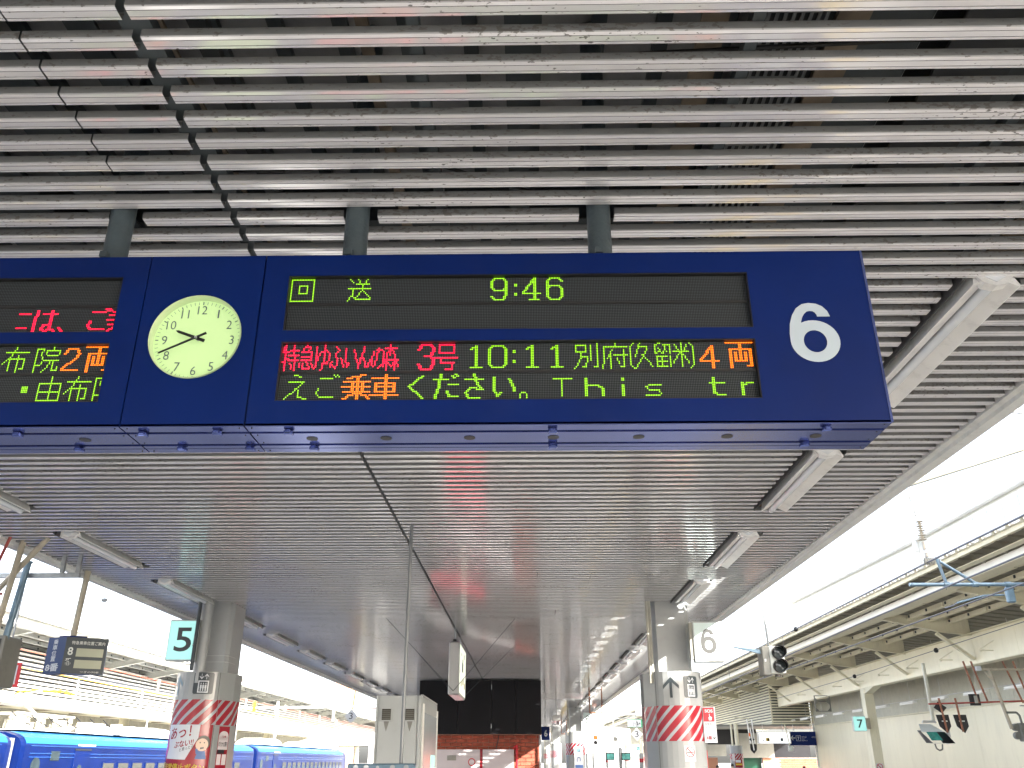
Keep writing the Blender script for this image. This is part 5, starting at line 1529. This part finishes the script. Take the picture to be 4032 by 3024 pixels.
MB().tube((6.99, 16, 2.95), (10.5, 16, 2.95), .034, n=14).build('top_tube', 'blue_steel', ct)
MB().path([(7.57, 16, 3.45), (7.66, 16, 2.98)], .03, 8).build('stay', 'blue_steel', ct)
MB().path([(7.60, 16, 3.38), (8.18, 16, 2.98)], .03, 8).build('stay', 'blue_steel', ct)
for x in (7.66, 8.18, 8.77): MB().tube((x - .05, 16, 2.95), (x + .05, 16, 2.95), .048, n=12).build('clamp', 'blue_steel', ct)
MB().bbox(8.70, 8.84, 15.95, 16.06, 2.62, 2.90, .02).build('drop_bracket', 'blue_steel', ct)
MB().path([(8.66, 16, 2.76), (8.3, 16, 2.75), (7.78, 16, 2.62)], .018, 10).build('registration_arm', 'blue_steel', ct)
MB().path([(7.78, 16, 2.62), (7.70, 16, 2.57), (7.55, 16, 2.53)], .013, 8).build('steady_arm', 'wire', ct)
# hooded monitor
hm = thing('hooded_monitor', (11.4, 26, .45), 'grey hooded driver monitor with a dark screen hanging before the cream wall', 'monitor')
MB().add([(10.86, 25.8, .74), (11.50, 25.8, .74), (11.74, 25.8, .45), (11.14, 25.8, .45), (11.12, 26.5, .97), (11.44, 26.5, .97), (11.88, 26.5, .56), (11.80, 26.5, .44)],
         [(0, 4, 5, 1), (1, 5, 6, 7, 2)]).build('hood', 'signal_white', hm)
MB().add([(10.86, 25.8, .74), (11.50, 25.8, .74), (11.74, 25.8, .45), (11.14, 25.8, .45), (11.0, 26.4, .80), (11.42, 26.4, .80), (11.66, 26.4, .47), (11.2, 26.4, .47)],
         [(0, 1, 5, 4), (0, 4, 7, 3), (3, 7, 6, 2), (1, 2, 6, 5)]).build('hood_inside', 'black', hm)
MB().quad((11.16, 26.2, .76), (11.44, 26.2, .76), (11.60, 26.2, .53), (11.28, 26.2, .53)).build('screen', 'screen_green', hm)
MB().path([(11.12, 26.2, .98), (11.12, 26.2, 1.02), (11.46, 26.2, 1.02), (11.48, 26.2, .98)], .03, 8).build('handle', 'alu', hm)
MB().bbox(11.44, 11.52, 26.3, 26.38, 1.05, 2.6, .01).build('post', 'wall_board', hm)
MB().path([(11.22, 25.9, .44), (11.24, 25.9, .32), (11.32, 25.9, .27), (11.40, 25.9, .30), (11.42, 25.9, .43)], .02, 8).build('cable_loop', 'signal_grey', hm)
MB().bbox(11.62, 11.70, 25.9, 26.0, .60, 1.02, .01).build('side_bracket', 'alu', hm)
# arrow boards on rusty pipes
ab = thing('stop_marker_frame', (11.2, 24, .67), 'rusty pipe frame carrying black pointed marker boards before the cream wall', 'sign frame')
MB().tube((10.42, 24, 1.36), (13.6, 24, 1.45), .022, n=10).build('red_crossbar', 'rust_red', ab)
for x0, z0, x1, z1 in ((10.68, 1.50, 10.75, .67), (11.10, 1.50, 11.15, .69)): MB().tube((x0, 23.95, z0), (x1, 23.95, z1), .026, n=10).build('rusty_pipe', 'rust_pipe', ab)
for x0, x1 in ((10.55, 10.87), (10.99, 11.32)):
    xm = (x0 + x1) / 2 + .03
    MB().prism([(x0, 1.10), (x1, 1.10), (x1 + .02, .82), (xm + .03, .66), (x0 + .05, .82)], 'y', 23.99, 24.01).build('marker_board', 'black_print', ab)
    MB().box(x0 + .12, x0 + .26, 23.975, 23.989, .93, .96).build('marker_clip', 'signal_white', ab)
MB().prism([(10.53, 1.27), (10.66, 1.42), (10.86, 1.27), (10.72, 1.13)], 'y', 23.99, 24.01).build('marker_board', 'black_print', ab)
MB().bbox(11.48, 11.76, 23.98, 24.0, 1.32, 1.60, .004).build('square_board', 'black_print', ab)
MB().bbox(11.60, 11.68, 23.94, 23.975, 1.38, 1.56, .004).build('board_clamp', 'cream_dark', ab)
for x0, x1 in ((11.52, 11.72), (11.72, 11.96), (12.55, 12.86), (12.82, 13.05)):
    MB().tube((x0, 24, 2.42), (x1, 24, 1.38), .024, n=10).build('rusty_hanger', 'rust_pipe', ab)
MB().bbox(11.78, 11.92, 23.9, 23.98, 2.17, 2.29, .01).build('junction_box', 'white_print', ab)
bp = thing('beige_signal_post', (12.3, 24, .76), 'beige post with a crossbar and branch pipe, upper right before the cream wall', 'post')
MB().path([(12.15, 24, 2.24), (12.42, 24, .76)], .045, 12).build('post', 'beige_pipe', bp)
MB().tube((11.88, 24, 2.22), (13.2, 24, 2.20), .035, n=10).build('crossbar', 'beige_pipe', bp)
MB().path([(12.02, 23.98, 2.17), (12.10, 23.98, 2.02), (12.2, 23.98, 1.93)], .018, 8).build('brace', 'beige_pipe', bp)
MB().path([(12.34, 23.95, 1.15), (12.60, 23.95, 1.15), (12.66, 23.95, 1.08), (12.68, 23.95, .88)], .028, 10).build('branch_pipe', 'signal_grey', bp)
rs = thing('rear_signal_head', (12.7, 24, .5), 'dark grey signal head seen from behind with two round hoods, at the right picture edge', 'signal')
MB().bbox(12.60, 12.95, 23.9, 24.1, .46, .90, .02).build('back_box', 'signal_grey', rs)
MB().bbox(12.70, 12.93, 23.88, 23.899, .50, .86, .01).build('back_plate', 'blue_steel', rs)
for z in (.80, .60): MB().lathe((12.56, 23.98, z), [(.09, 0), (.09, .14), (.05, .16)], 16, 'y').build('hood', 'signal_grey', rs)
MB().path([(12.75, 24, 1.32), (12.95, 24, 1.32), (12.95, 24, .9)], .016, 8).build('pipe', 'alu', rs)
# small hanging markers under louvre block
hp = thing('striped_hanging_post', (11.6, 50, .4), 'thin posts with red and white bands and a black pointed board under the louvred block', 'marker')
for x0, x1 in ((11.65, 11.72), (11.9, 11.95)):
    MB().tube((x0, 49.2, 2.05), (x1, 49.2, .85), .035, n=8).build('post', 'white_paint', hp)
MB().tube((11.75, 49.1, 1.62), (11.85, 49.1, .52), .03, n=8).build('post', 'white_paint', hp)
MB().tube((11.70, 49.15, 1.36), (11.71, 49.15, 1.2), .045, n=8).build('red_band', 'orange_paint', hp)
MB().tube((11.0, 49.2, 2.12), (11.75, 49.2, 2.08), .03, n=8).build('arm', 'cream', hp)
MB().prism([(11.68, .82), (12.02, .82), (12.02, .55), (11.85, .36), (11.68, .55)], 'y', 49.15, 49.18).build('marker_board', 'black_print', hp)
MB().prism([(11.65, 1.05), (11.8, 1.15), (11.95, 1.05), (11.8, .93)], 'y', 49.15, 49.18).build('marker_board', 'black_print', hp)
hq = thing('hanging_camera_post', (13.6, 49, .5), 'thin cream post with a pale camera box hanging in front of the white lit sign', 'camera')
MB().tube((13.55, 49, 1.82), (13.70, 49, .75), .03, n=8).build('post', 'cream', hq); MB().bbox(13.62, 13.84, 48.9, 49.1, .47, .75, .02).build('camera_box', 'signal_white', hq)
# middle-distance clutter between platforms
d3 = thing('diamond_marker', (4.6, 39, .8), 'white diamond sign with a black 3, right of the second column of the platform', 'sign')
MB().prism([(4.35, 1.04), (4.60, .78), (4.85, 1.04), (4.60, 1.30)], 'y', 39, 39.02).build('board', 'white_print', d3)
flat_text('3', (4.52, 38.99, .92), XU, ZU, .15, .24, 'black_print', d3)
MB().tube((4.6, 39.05, 1.2), (4.6, 39.05, 2.6), .02, n=8).build('rod', 'galv', d3)
g4 = thing('track_number_sign', (5.25, 45, 1.5), 'white sign with a green end and number 4, above the white diamond 3', 'sign')
MB().box(4.88, 5.60, 45, 45.05, 1.50, 1.87).build('board', 'green_print', g4); MB().box(4.88, 5.53, 44.98, 44.995, 1.53, 1.84).build('panel', 'white_print', g4)
flat_text('小森4', (5.10, 44.97, 1.58), XU, ZU, .40, .20, 'black_print', g4, bold=.01)
MB().tube((5.3, 45.05, 1.87), (5.3, 45.05, 3.0), .02, n=8).build('rod', 'galv', g4)
wb = thing('sunlit_cabinet', (5.55, 45, 1.9), 'white sunlit cabinet hanging on the overhead line support', 'cabinet')
MB().bbox(5.30, 5.82, 44.8, 45.2, 2.0, 2.5, .03).build('box', 'white_paint', wb); MB().tube((5.4, 45, 2.5), (5.35, 45, 4.2), .02, n=8).build('rod', 'galv', wb)
MB().tube((3.2, 45, 2.05), (6.3, 45, 2.12), .06, n=8).build('beam', 'white_paint', wb)
MB().tube((3.6, 45, 1.8), (5.0, 45, 1.95), .02, n=8).build('arm', 'galv', wb)
og = thing('orange_signal_lamp', (3.3, 45, .8), 'small orange box above a round black lamp beyond the second column', 'signal')
MB().bbox(3.20, 3.42, 44.9, 45.1, .96, 1.13, .01).build('orange_box', 'orange_paint', og); MB().lathe((3.30, 44.95, .82), [(.10, 0), (.10, -.05), (.06, -.05), (.06, -.01)], 18, 'y').build('lamp', 'black', og)
MB().tube((3.3, 45, 1.13), (3.3, 45, 2.1), .02, n=8).build('rod', 'white_paint', og)
ccv = thing('track_camera', (4.2, 45, .9), 'pale camera housing on a drop rod left of the diamond 3', 'camera')
MB().bbox(4.12, 4.32, 44.9, 45.2, 1.05, 1.28, .02).build('housing', 'signal_white', ccv); MB().bbox(4.18, 4.36, 44.85, 45.1, .88, 1.05, .02).build('lens_box', 'signal_grey', ccv); MB().tube((4.2, 45, 1.28), (4.18, 45, 2.1), .02, n=8).build('rod', 'white_paint', ccv)
for i, (x0, x1) in enumerate(((3.78, 4.20), (4.51, 4.97), (5.64, 5.90))):
    mo = thing('platform_monitor', ((x0 + x1) / 2, 45, .04), 'black hanging monitor with a green picture, %s of the three beyond the second column' % ('leftmost' if i == 0 else ('middle' if i == 1 else 'rightmost')), 'monitor', 'hanging monitors beyond the second column')
    MB().bbox(x0, x1, 45, 45.2, .04, .38, .01).build('casing', 'black', mo)
    MB().box(x0 + .04, x1 - .05, 44.985, 44.998, .08, .33).build('screen', 'screen_green', mo)
    xm = (x0 + x1) / 2
    MB().tube((xm, 45.1, .38), (xm, 45.1, .9), .015, n=8).build('rod', 'cream', mo)
s7 = number_box('platform_number_sign', 5.23, 5.42, .44, .67, 45, '7', 'lit_cyan', 'black_print', 'tiny glowing cyan box sign with a 7 above the rightmost small monitor', 5.28, 5.37, .48, .63)
for i, (x, r_, zt) in enumerate(((5.52, .11, .36), (4.53, .10, .6), (3.86, .06, .4), (3.2, .06, .35), (2.9, .06, .35))):
    pc = thing('small_column', (x, 45.6, GZ), ('white column with a red striped band beside the tiny 7 sign', 'pale column behind the middle small monitor', 'pale column behind the leftmost small monitor', 'slim pale post next to the orange signal lamp', 'slim pale post just right of the second column')[i], 'column')
    MB().lathe((x, 45.6, GZ), [(r_, 0), (r_, zt - GZ)], 14).build('cladding', 'clad_white', pc)
    MB().lathe((x, 45.6, GZ), [(r_ * .5, zt - GZ + .001), (r_ * .5, 2.6)], 10).build('shaft', 'cream', pc)
    if i in (0, 2): MB().lathe((x, 45.6, GZ), [(r_ + .004, 1.55), (r_ + .004, 1.72)], 14).build('red_band', 'red_print', pc)

# people
def person(x, y, label, h=1.45, shirt='cloth_dark'):
    t = thing('person', (x, y, GZ), label, 'person')
    k = h / 1.75
    joints = [(0, 0, .95), (0, 0, 1.15), (0, 0, 1.42), (0, 0, 1.52), (0, -.01, 1.62), (0, 0, 1.73),
              (.1, 0, .9), (.11, 0, .5), (.11, .03, .06), (.11, -.1, .03), (-.1, 0, .9), (-.11, 0, .5), (-.11, .03, .06), (-.11, -.1, .03),
              (.17, 0, 1.4), (.21, .02, 1.12), (.2, -.08, .88), (.2, -.1, .80), (-.17, 0, 1.4), (-.21, .02, 1.12), (-.2, -.08, .88), (-.2, -.1, .80)]
    rad = [.14, .13, .14, .055, .085, .07, .085, .06, .045, .035, .085, .06, .045, .035, .055, .042, .032, .03, .055, .042, .032, .03]
    ed = [(0, 1), (1, 2), (2, 3), (3, 4), (4, 5), (0, 6), (6, 7), (7, 8), (8, 9), (0, 10), (10, 11), (11, 12), (12, 13), (2, 14), (14, 15), (15, 16), (16, 17), (2, 18), (18, 19), (19, 20), (20, 21)]
    me = D.meshes.new('body'); me.from_pydata([(a * k, b * k, c * k) for a, b, c in joints], ed, [])
    o = D.objects.new('body', me); COL.objects.link(o)
    md = o.modifiers.new('skin', 'SKIN')
    for i, r_ in enumerate(rad): me.skin_vertices[0].data[i].radius = (r_ * k, r_ * k)
    me.skin_vertices[0].data[0].use_root = True
    sb = o.modifiers.new('sub', 'SUBSURF'); sb.levels = 2; sb.render_levels = 2
    dg = bpy.context.evaluated_depsgraph_get(); dg.update()
    m2 = D.meshes.new_from_object(o.evaluated_get(dg))
    D.objects.remove(o)
    m2.materials.clear(); m2.materials.append(MATS['skin']); m2.materials.append(MATS[shirt])
    for p_ in m2.polygons:
        p_.use_smooth = True
        p_.material_index = 0 if (p_.center.z > 1.47 * k or (abs(p_.center.x) > .17 * k and p_.center.z < .92 * k and p_.center.z > .7 * k)) else 1
    obj('body', m2, t)
    obj('hair', MB().lathe((0, .015 * k, 1.60 * k), [(.088 * k, 0), (.10 * k, .05 * k), (.095 * k, .11 * k), (.06 * k, .16 * k), (.0, .175 * k)], 16).mesh('hair', 'hair'), t)
    obj('face', MB().box(-.035 * k, -.015 * k, -.088 * k, -.08 * k, 1.63 * k, 1.642 * k).box(.015 * k, .035 * k, -.088 * k, -.08 * k, 1.63 * k, 1.642 * k).mesh('face', 'black'), t)
    return t
person(10.62, 49.0, 'dark haired person, only the head in view, left of the distant striped column', 1.47)
person(9.95, 49.5, 'dark haired person standing farthest left on the right-hand platform', 1.40)
person(14.6, 50.0, 'dark haired person low before the brick front under the blue 7 sign', 1.36)

# ================================================================== LEFT: CANOPY, LOUVRES, TRAIN
can_l = platform_canopy(-1, 'cream steel platform canopy with rafters across the tracks on the left, behind the train')
ll = thing('louvred_screen', (-19.6, 50, 2.0), 'long cream horizontal louvre screen under the left-hand canopy', 'screen')
MB().box(-19.8, -19.7, 10, 125, 2.0, 4.1).build('backing', 'black', ll)
for k in range(13):
    z = 2.02 + k * .16
    MB().box(-19.66, -19.5, 10, 125, z, z + .075).build('louvre_slat', 'white_paint', ll)
for Y in range(14, 120, 4): MB().box(-19.69, -19.665, Y, Y + .06, 2.0, 4.1).build('mullion', 'cream_dark', ll)
MB().box(-19.6, -19.1, 10, 125, 1.92, 2.0).build('bottom_flange', 'white_paint', ll)
MB().box(-19.05, -18.95, 10, 125, 1.98, 2.25).build('valance', 'white_paint', ll)
lp = thing('left_platform_interior', (-22, 50, GZ), 'shaded beige ceiling and wall of the left-hand platform behind the train', 'building')
MB().box(-25, -19.7, 10, 125, 2.35, 2.42).build('soffit', 'cream', lp)
for k in range(30): MB().box(-24.5, -19.8, 12 + 3.7 * k, 12.1 + 3.7 * k, 2.30, 2.345).build('ceiling_strip', 'beam_brown', lp)
MB().box(-25.1, -25, 10, 125, GZ, 2.4).build('back_wall', 'cream_dark', lp)
for i in range(8):
    Y = 21 + 13.5 * i
    pc = thing('left_platform_column', (-21, Y, GZ), 'cream column of the left-hand platform, %s from the near end' % ords[i], 'column', 'columns of the left-hand platform')
    MB().lathe((-21, Y, GZ), [(.25, 0), (.25, 4.0)], 14).build('shaft', 'cream', pc)
sg1 = thing('arrow_sign', (-18.5, 44.7, 1.05), 'small white sign with a lift symbol and up arrow above the train roof', 'sign')
MB().bbox(-18.9, -18.0, 44.7, 44.8, 1.03, 1.47, .01).build('board', 'white_print', sg1)
flat_text('1↑', (-18.45, 44.69, 1.12), XU, ZU, .30, .26, 'dark_grey_print', sg1)
MB().tube((-18.45, 44.75, 1.47), (-18.45, 44.75, 2.3), .03, n=8).build('rod', 'white_paint', sg1)
# overhead wires and poles left
wire_thing([(-15.6, 8, 3.24), (-15.6, 40, 3.12), (-15.6, 80, 3.05), (-15.6, 120, 3.05)], .013, 'thin reddish overhead wire above the blue train')
MATS['wire_red'] = mat('wire_red', (0.45, 0.10, 0.05), .5)
wo = [o for o in D.objects if o.name.startswith('overhead_wire')][-1]
wire_thing([(-15.6, 8, 2.75), (-15.6, 40, 2.60), (-15.6, 80, 2.5), (-15.6, 120, 2.5)], .014, 'yellowish overhead wire below the thin reddish one above the train')
wire_thing([(-15.6, 8, 2.2), (-15.6, 40, 2.15), (-15.6, 80, 2.1), (-15.6, 120, 2.1)], .012, 'lowest contact wire just above the train pantograph')
for i, o in enumerate([o for o in D.objects if o.name.startswith('overhead_wire') and 'train' in o['label']]):
    o.data.materials[0] = MATS['wire_red'] if i == 0 else (MATS['orange_yellow'] if i == 1 else MATS['galv'])
ih = None
for i in range(9):
    Y = 26 + 6.2 * i
    lab = 'cream ribbed wire hanger above the train, %s from the left' % ords[i]
    if ih is None:
        ih = thing('wire_hanger', (-15.6, Y, 2.7), lab, 'insulator', 'wire hangers above the train')
        MB().lathe((-15.6, Y, 2.70), [(.02, 0), (.05, .05), (.03, .08), (.05, .12), (.03, .16), (.06, .30), (.07, .40), (.03, .47)], 10).build('insulator', 'insulator', ih)
    else: copy_tree(ih, None, (-15.6, Y, 2.7), lab)
for q, (X_, Y_, Z0_, Z1_) in enumerate(((-18.6, 37.5, 2.0, 3.1), (-18.6, 44.0, 2.0, 3.1), (-18.6, 52.0, 2.0, 3.2), (-18.6, 57.0, 1.2, 3.2))):
    o = MB().tube((X_, Y_, Z0_), (X_, Y_, Z1_), .035, n=8).build('thin_post', 'cream_grey'); o['label'] = 'thin pale post before the left louvre screen, %s from the left' % ords[q]; o['category'] = 'post'
for q, z in enumerate((2.95, 2.45)):
    wire_thing([(-17.9, 8, z + .25), (-17.9, 120, z)], .012, ('upper' if q == 0 else 'lower') + ' pale wire close to the left louvre screen')
gb = thing('overhead_gantry', (-15, 60, 2.4), 'white sunlit gantry beam with ribbed insulators across the left-hand tracks', 'overhead line support')
MB().tube((-19.5, 60, 3.18), (-8.0, 60, 3.30), .07, n=10).build('beam', 'white_paint', gb)
for x in (-18.9, -16.3, -12.6):
    MB().tube((x, 60, 1.2 if x < -13 else 2.4), (x, 60, 3.6), .08, n=10).build('drop_post', 'white_paint', gb)
    MB().lathe((x + .5, 60, 3.0), [(.05, 0)] + [q for k in range(4) for q in ((.12, .04 + .1 * k), (.05, .08 + .1 * k))], 12).build('insulator', 'insulator', gb)
MB().box(-17.9, -17.7, 59.9, 60, 3.0, 3.6).build('yellow_plate', 'orange_yellow', gb)
d3l = thing('diamond_marker', (-5.68, 29.8, 1.1), 'white diamond sign with a black 3 on a red rod, left of the booth', 'sign')
MB().prism([(-5.89, 1.34), (-5.68, 1.13), (-5.47, 1.34), (-5.68, 1.55)], 'y', 29.8, 29.82).build('board', 'white_print', d3l)
flat_text('3', (-5.745, 29.79, 1.25), XU, ZU, .12, .19, 'black_print', d3l)
MB().tube((-5.66, 29.85, 1.5), (-5.6, 29.85, H + .02), .014, n=8).build('rod', 'rust_red', d3l)
MB().tube((-5.7, 29.85, 1.60), (-4.8, 29.85, 1.58), .014, n=8).build('side_rod', 'rust_red', d3l)
# distant hazy tower through the sky gap on the left
tw = thing('distant_tower', (-25, 150, 0), 'small pinkish tower block far off in the white sky left of the booth', 'building')
MB().box(-31.5, -28.5, 150, 154, -2, 14.2).build('wall', 'peach', tw)
MB().box(-33, -31.6, 149, 151, 4, 9.5).build('wing', 'building', tw)

# train
def car(y0, y1, label, nose=False, first=False):
    t = thing('train_car', (-15.65, (y0 + y1) / 2, -2.5), label, 'train car', 'cars of the blue train')
    # cross-section (x,z), near side is +X
    sec = [(-14.2, -2.3), (-14.2, .42), (-14.22, .52), (-14.30, .62), (-14.45, .70), (-14.75, .78), (-15.65, .84), (-16.55, .78), (-16.85, .70), (-17.05, .55), (-17.1, .42), (-17.1, -2.3)]
    body = [p for p in sec]
    m = MB()
    ya, yb = y0 + .25, y1 - .25
    n = len(sec)
    rings = [(y0 + .02, .10), (ya, 0), (yb, 0), (y1 - .02, .10)]
    if nose: rings = [(y0 + .02, .10), (ya, 0), (y1 - 1.6, 0), (y1 - .7, .12), (y1, .5)]
    v = []
    for y, ins_ in rings:
        for x, z in sec: v.append((-15.65 + (x + 15.65) * (1 - ins_ * .12), y, -2.3 + (z + 2.3) * (1 - ins_ * .06)))
    f = []
    for k in range(len(rings) - 1):
        for i in range(n - 1): f.append((k * n + i, k * n + i + 1, (k + 1) * n + i + 1, (k + 1) * n + i))
    f += [tuple(range(n)), tuple(range((len(rings) - 1) * n, len(rings) * n))]
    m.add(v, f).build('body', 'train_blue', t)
    # cantrail band: sunlight on the blue put into a lighter colour
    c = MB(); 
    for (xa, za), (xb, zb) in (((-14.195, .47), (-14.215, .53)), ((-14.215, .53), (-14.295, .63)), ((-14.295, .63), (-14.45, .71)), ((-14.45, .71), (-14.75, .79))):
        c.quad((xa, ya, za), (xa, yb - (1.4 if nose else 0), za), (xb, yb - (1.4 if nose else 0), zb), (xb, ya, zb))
    c.build('roof_shoulder', 'train_blue_sunlit', t)
    for z in (.40, .20, .10, -.45, -.55):
        MB().box(-14.199, -14.18, ya + .3, yb - (1.6 if nose else .3), z, z + .018).build('side_rib', 'train_rib', t)
    MB().box(-16.7, -14.7, ya + .4, yb - 1.6, .845, .86).build('roof_walk', 'train_roof', t)
    # windows
    y = y0 + 5.3
    k = 0
    while y < y1 - 2.2:
        w_ = .80
        fr_ = MB().bbox(-14.205, -14.185, y - .05, y + w_ + .05, -.85, -.02, .004).build('window', 'train_blue', t)
        MB().box(-14.184, -14.178, y, y + w_, -.80, -.06).build('pane', 'window_glass', fr_)
        MB().prism([(y, -.06), (y + w_, -.06), (y + w_, -.30), (y + w_ * .6, -.22), (y + w_ * .5, -.18), (y + w_ * .4, -.22), (y, -.30)], 'x', -14.1775, -14.172).build('curtain', 'curtain', fr_)
        y += 1.18; k += 1
    # oval end window, small window, door
    pts = [(y0 + .95 + .24 * math.cos(R(a)), (-.12 if math.sin(R(a)) > 0 else -.75) + .22 * math.sin(R(a))) for a in range(0, 360, 20)]
    MB().prism(pts, 'x', -14.2, -14.175).build('oval_window', 'window_glass', t)
    MB().box(-14.2, -14.175, y0 + 1.75, y0 + 2.25, .02, .28).build('small_window', 'window_glass', t)
    d_ = MB().bbox(-14.215, -14.17, y0 + 3.2, y0 + 4.25, -1.6, .30, .01).build('door', 'train_blue', t)
    pts = [(y0 + 3.6 + .17 * math.cos(R(a)), (-.30 if math.sin(R(a)) > 0 else -.75) + .2 * math.sin(R(a))) for a in range(0, 360, 20)]
    MB().prism(pts, 'x', -14.169, -14.16).build('door_window', 'window_glass', d_)
    MB().box(-14.20, -14.175, y0 + 3.2, y0 + 4.3, .31, .36).build('door_lintel', 'black', t)
    MB().box(-14.19, -14.16, y0 + 3.35, y0 + 4.5, .44, .49).build('destination_plate', 'sign_frame', t)
    return t
carA = car(3.0, 25.6, 'blue train car cut by the left picture edge')
carB = car(26.05, 48.7, 'blue train car with the raised pantograph gear, behind the column with the 5 sign')
carC = car(49.2, 74.0, 'leading blue train car right of the column with the 5 sign', nose=True)
for y in (25.83, 48.95):
    gw = MB().box(-16.9, -14.4, y - .2, y + .2, -2.2, .6).build('gangway', 'signal_grey'); gw['label'] = 'grey gangway bellows between train cars, %s' % ('nearer' if y < 30 else 'farther one'); gw['category'] = 'gangway'
# pantograph and roof gear
pg = thing('pantograph_gear', (-15.6, 29, .85), 'pantograph with ribbed insulators and cable gear on the blue train roof', 'pantograph')
def ribbed(x, y, z0, h, r=.09, parent=pg):
    n_ = int(h / .05); pr_ = [(r * .5, 0)]
    for k in range(n_): pr_ += [(r, .01 + k * .05), (r * .55, .035 + k * .05)]
    MB().lathe((x, y, z0), pr_, 14).build('insulator', 'insulator', parent)
for x in (-15.2, -16.1):
    for y in (27.5, 28.6, 29.6, 30.6): ribbed(x, y, .90, .40)
for y in (32.3, 32.9): ribbed(-15.3, y, .95, .35, .1)
fr2 = MB()
for x in (-15.2, -16.1): fr2.box(x - .05, x + .05, 27.3, 30.8, 1.31, 1.37)
for y in (27.5, 30.6): fr2.box(-16.1, -15.2, y - .05, y + .05, 1.30, 1.36)
fr2.build('base_frame', 'insulator', pg)
MB().path([(-15.3, 28.5, 1.36), (-15.5, 27.6, 1.82)], .04, 8).build('lower_arm', 'insulator', pg)
MB().path([(-15.9, 29.6, 1.38), (-15.6, 27.6, 1.82), (-15.6, 29.2, 2.08)], .03, 8).build('upper_arm', 'insulator', pg)
hd = MB(); hd.path([(-14.7, 29.2, 1.98), (-15.0, 29.2, 2.08), (-16.2, 29.2, 2.08), (-16.5, 29.2, 1.98)], .025, 8)
hd.path([(-14.7, 29.6, 1.98), (-15.0, 29.6, 2.08), (-16.2, 29.6, 2.08), (-16.5, 29.6, 1.98)], .025, 8); hd.build('collector_head', 'orange_yellow', pg)
random.seed(3)
gb2 = MB()
for k in range(26):
    y = random.uniform(26.8, 34.2); x = random.uniform(-16.2, -14.8); s_ = random.uniform(.06, .22)
    MB().bbox(x - s_, x + s_, y - s_ * 1.4, y + s_ * 1.4, .86, .88 + random.uniform(.06, .34), .01).build('roof_equipment', 'insulator', pg)
cbm = MB()
for k in range(7):
    y = 27 + k * 1.0; cbm.path([(-15.2, y, 1.35), (-15.1, y + .3, 1.15), (-14.9, y + .6, 1.0)], .018, 6)
cbm.build('cable', 'black', pg)
for i, (ya_, yb_) in enumerate(((34.6, 38.8), (52, 56.0), (62.0, 73.2))):
    ac = MB()
    prf = [(-16.3, .86), (-16.25, 1.12), (-16.0, 1.2), (-15.0, 1.2), (-14.75, 1.12), (-14.68, .86)]
    m_ = MB(); ringsz = [(ya_, .5), (ya_ + .5, 1), (yb_ - .5, 1), (yb_, .5)]; v = []
    for y, k in ringsz: v += [(x, y, .86 + (z - .86) * k) for x, z in prf]
    m_.add(v, [(a * 6 + i2, a * 6 + i2 + 1, a * 6 + i2 + 7, a * 6 + i2 + 6) for a in range(3) for i2 in range(5)] + [tuple(range(6)), tuple(range(18, 24))])
    o = m_.build('roof_unit', 'white_paint'); o['label'] = 'long white rounded equipment cover on the train roof, %s' % ('nearest' if i == 0 else ('middle one' if i == 1 else 'farthest')); o['category'] = 'roof unit'
# stairs soffit and walls at the far left end
st = thing('distant_stair_block', (-18, 90, 0), 'grey slanted stair soffit beyond the leading train car', 'building')
MB().prism([(-20.5, 1.1), (-13.2, 1.2), (-13.2, 2.2), (-17.0, 2.2)], 'y', 78, 82).build('soffit', 'shop_grey', st)
MB().box(-13.2, -12.6, 78, 82, GZ, 2.2).build('wall', 'white_paint', st)
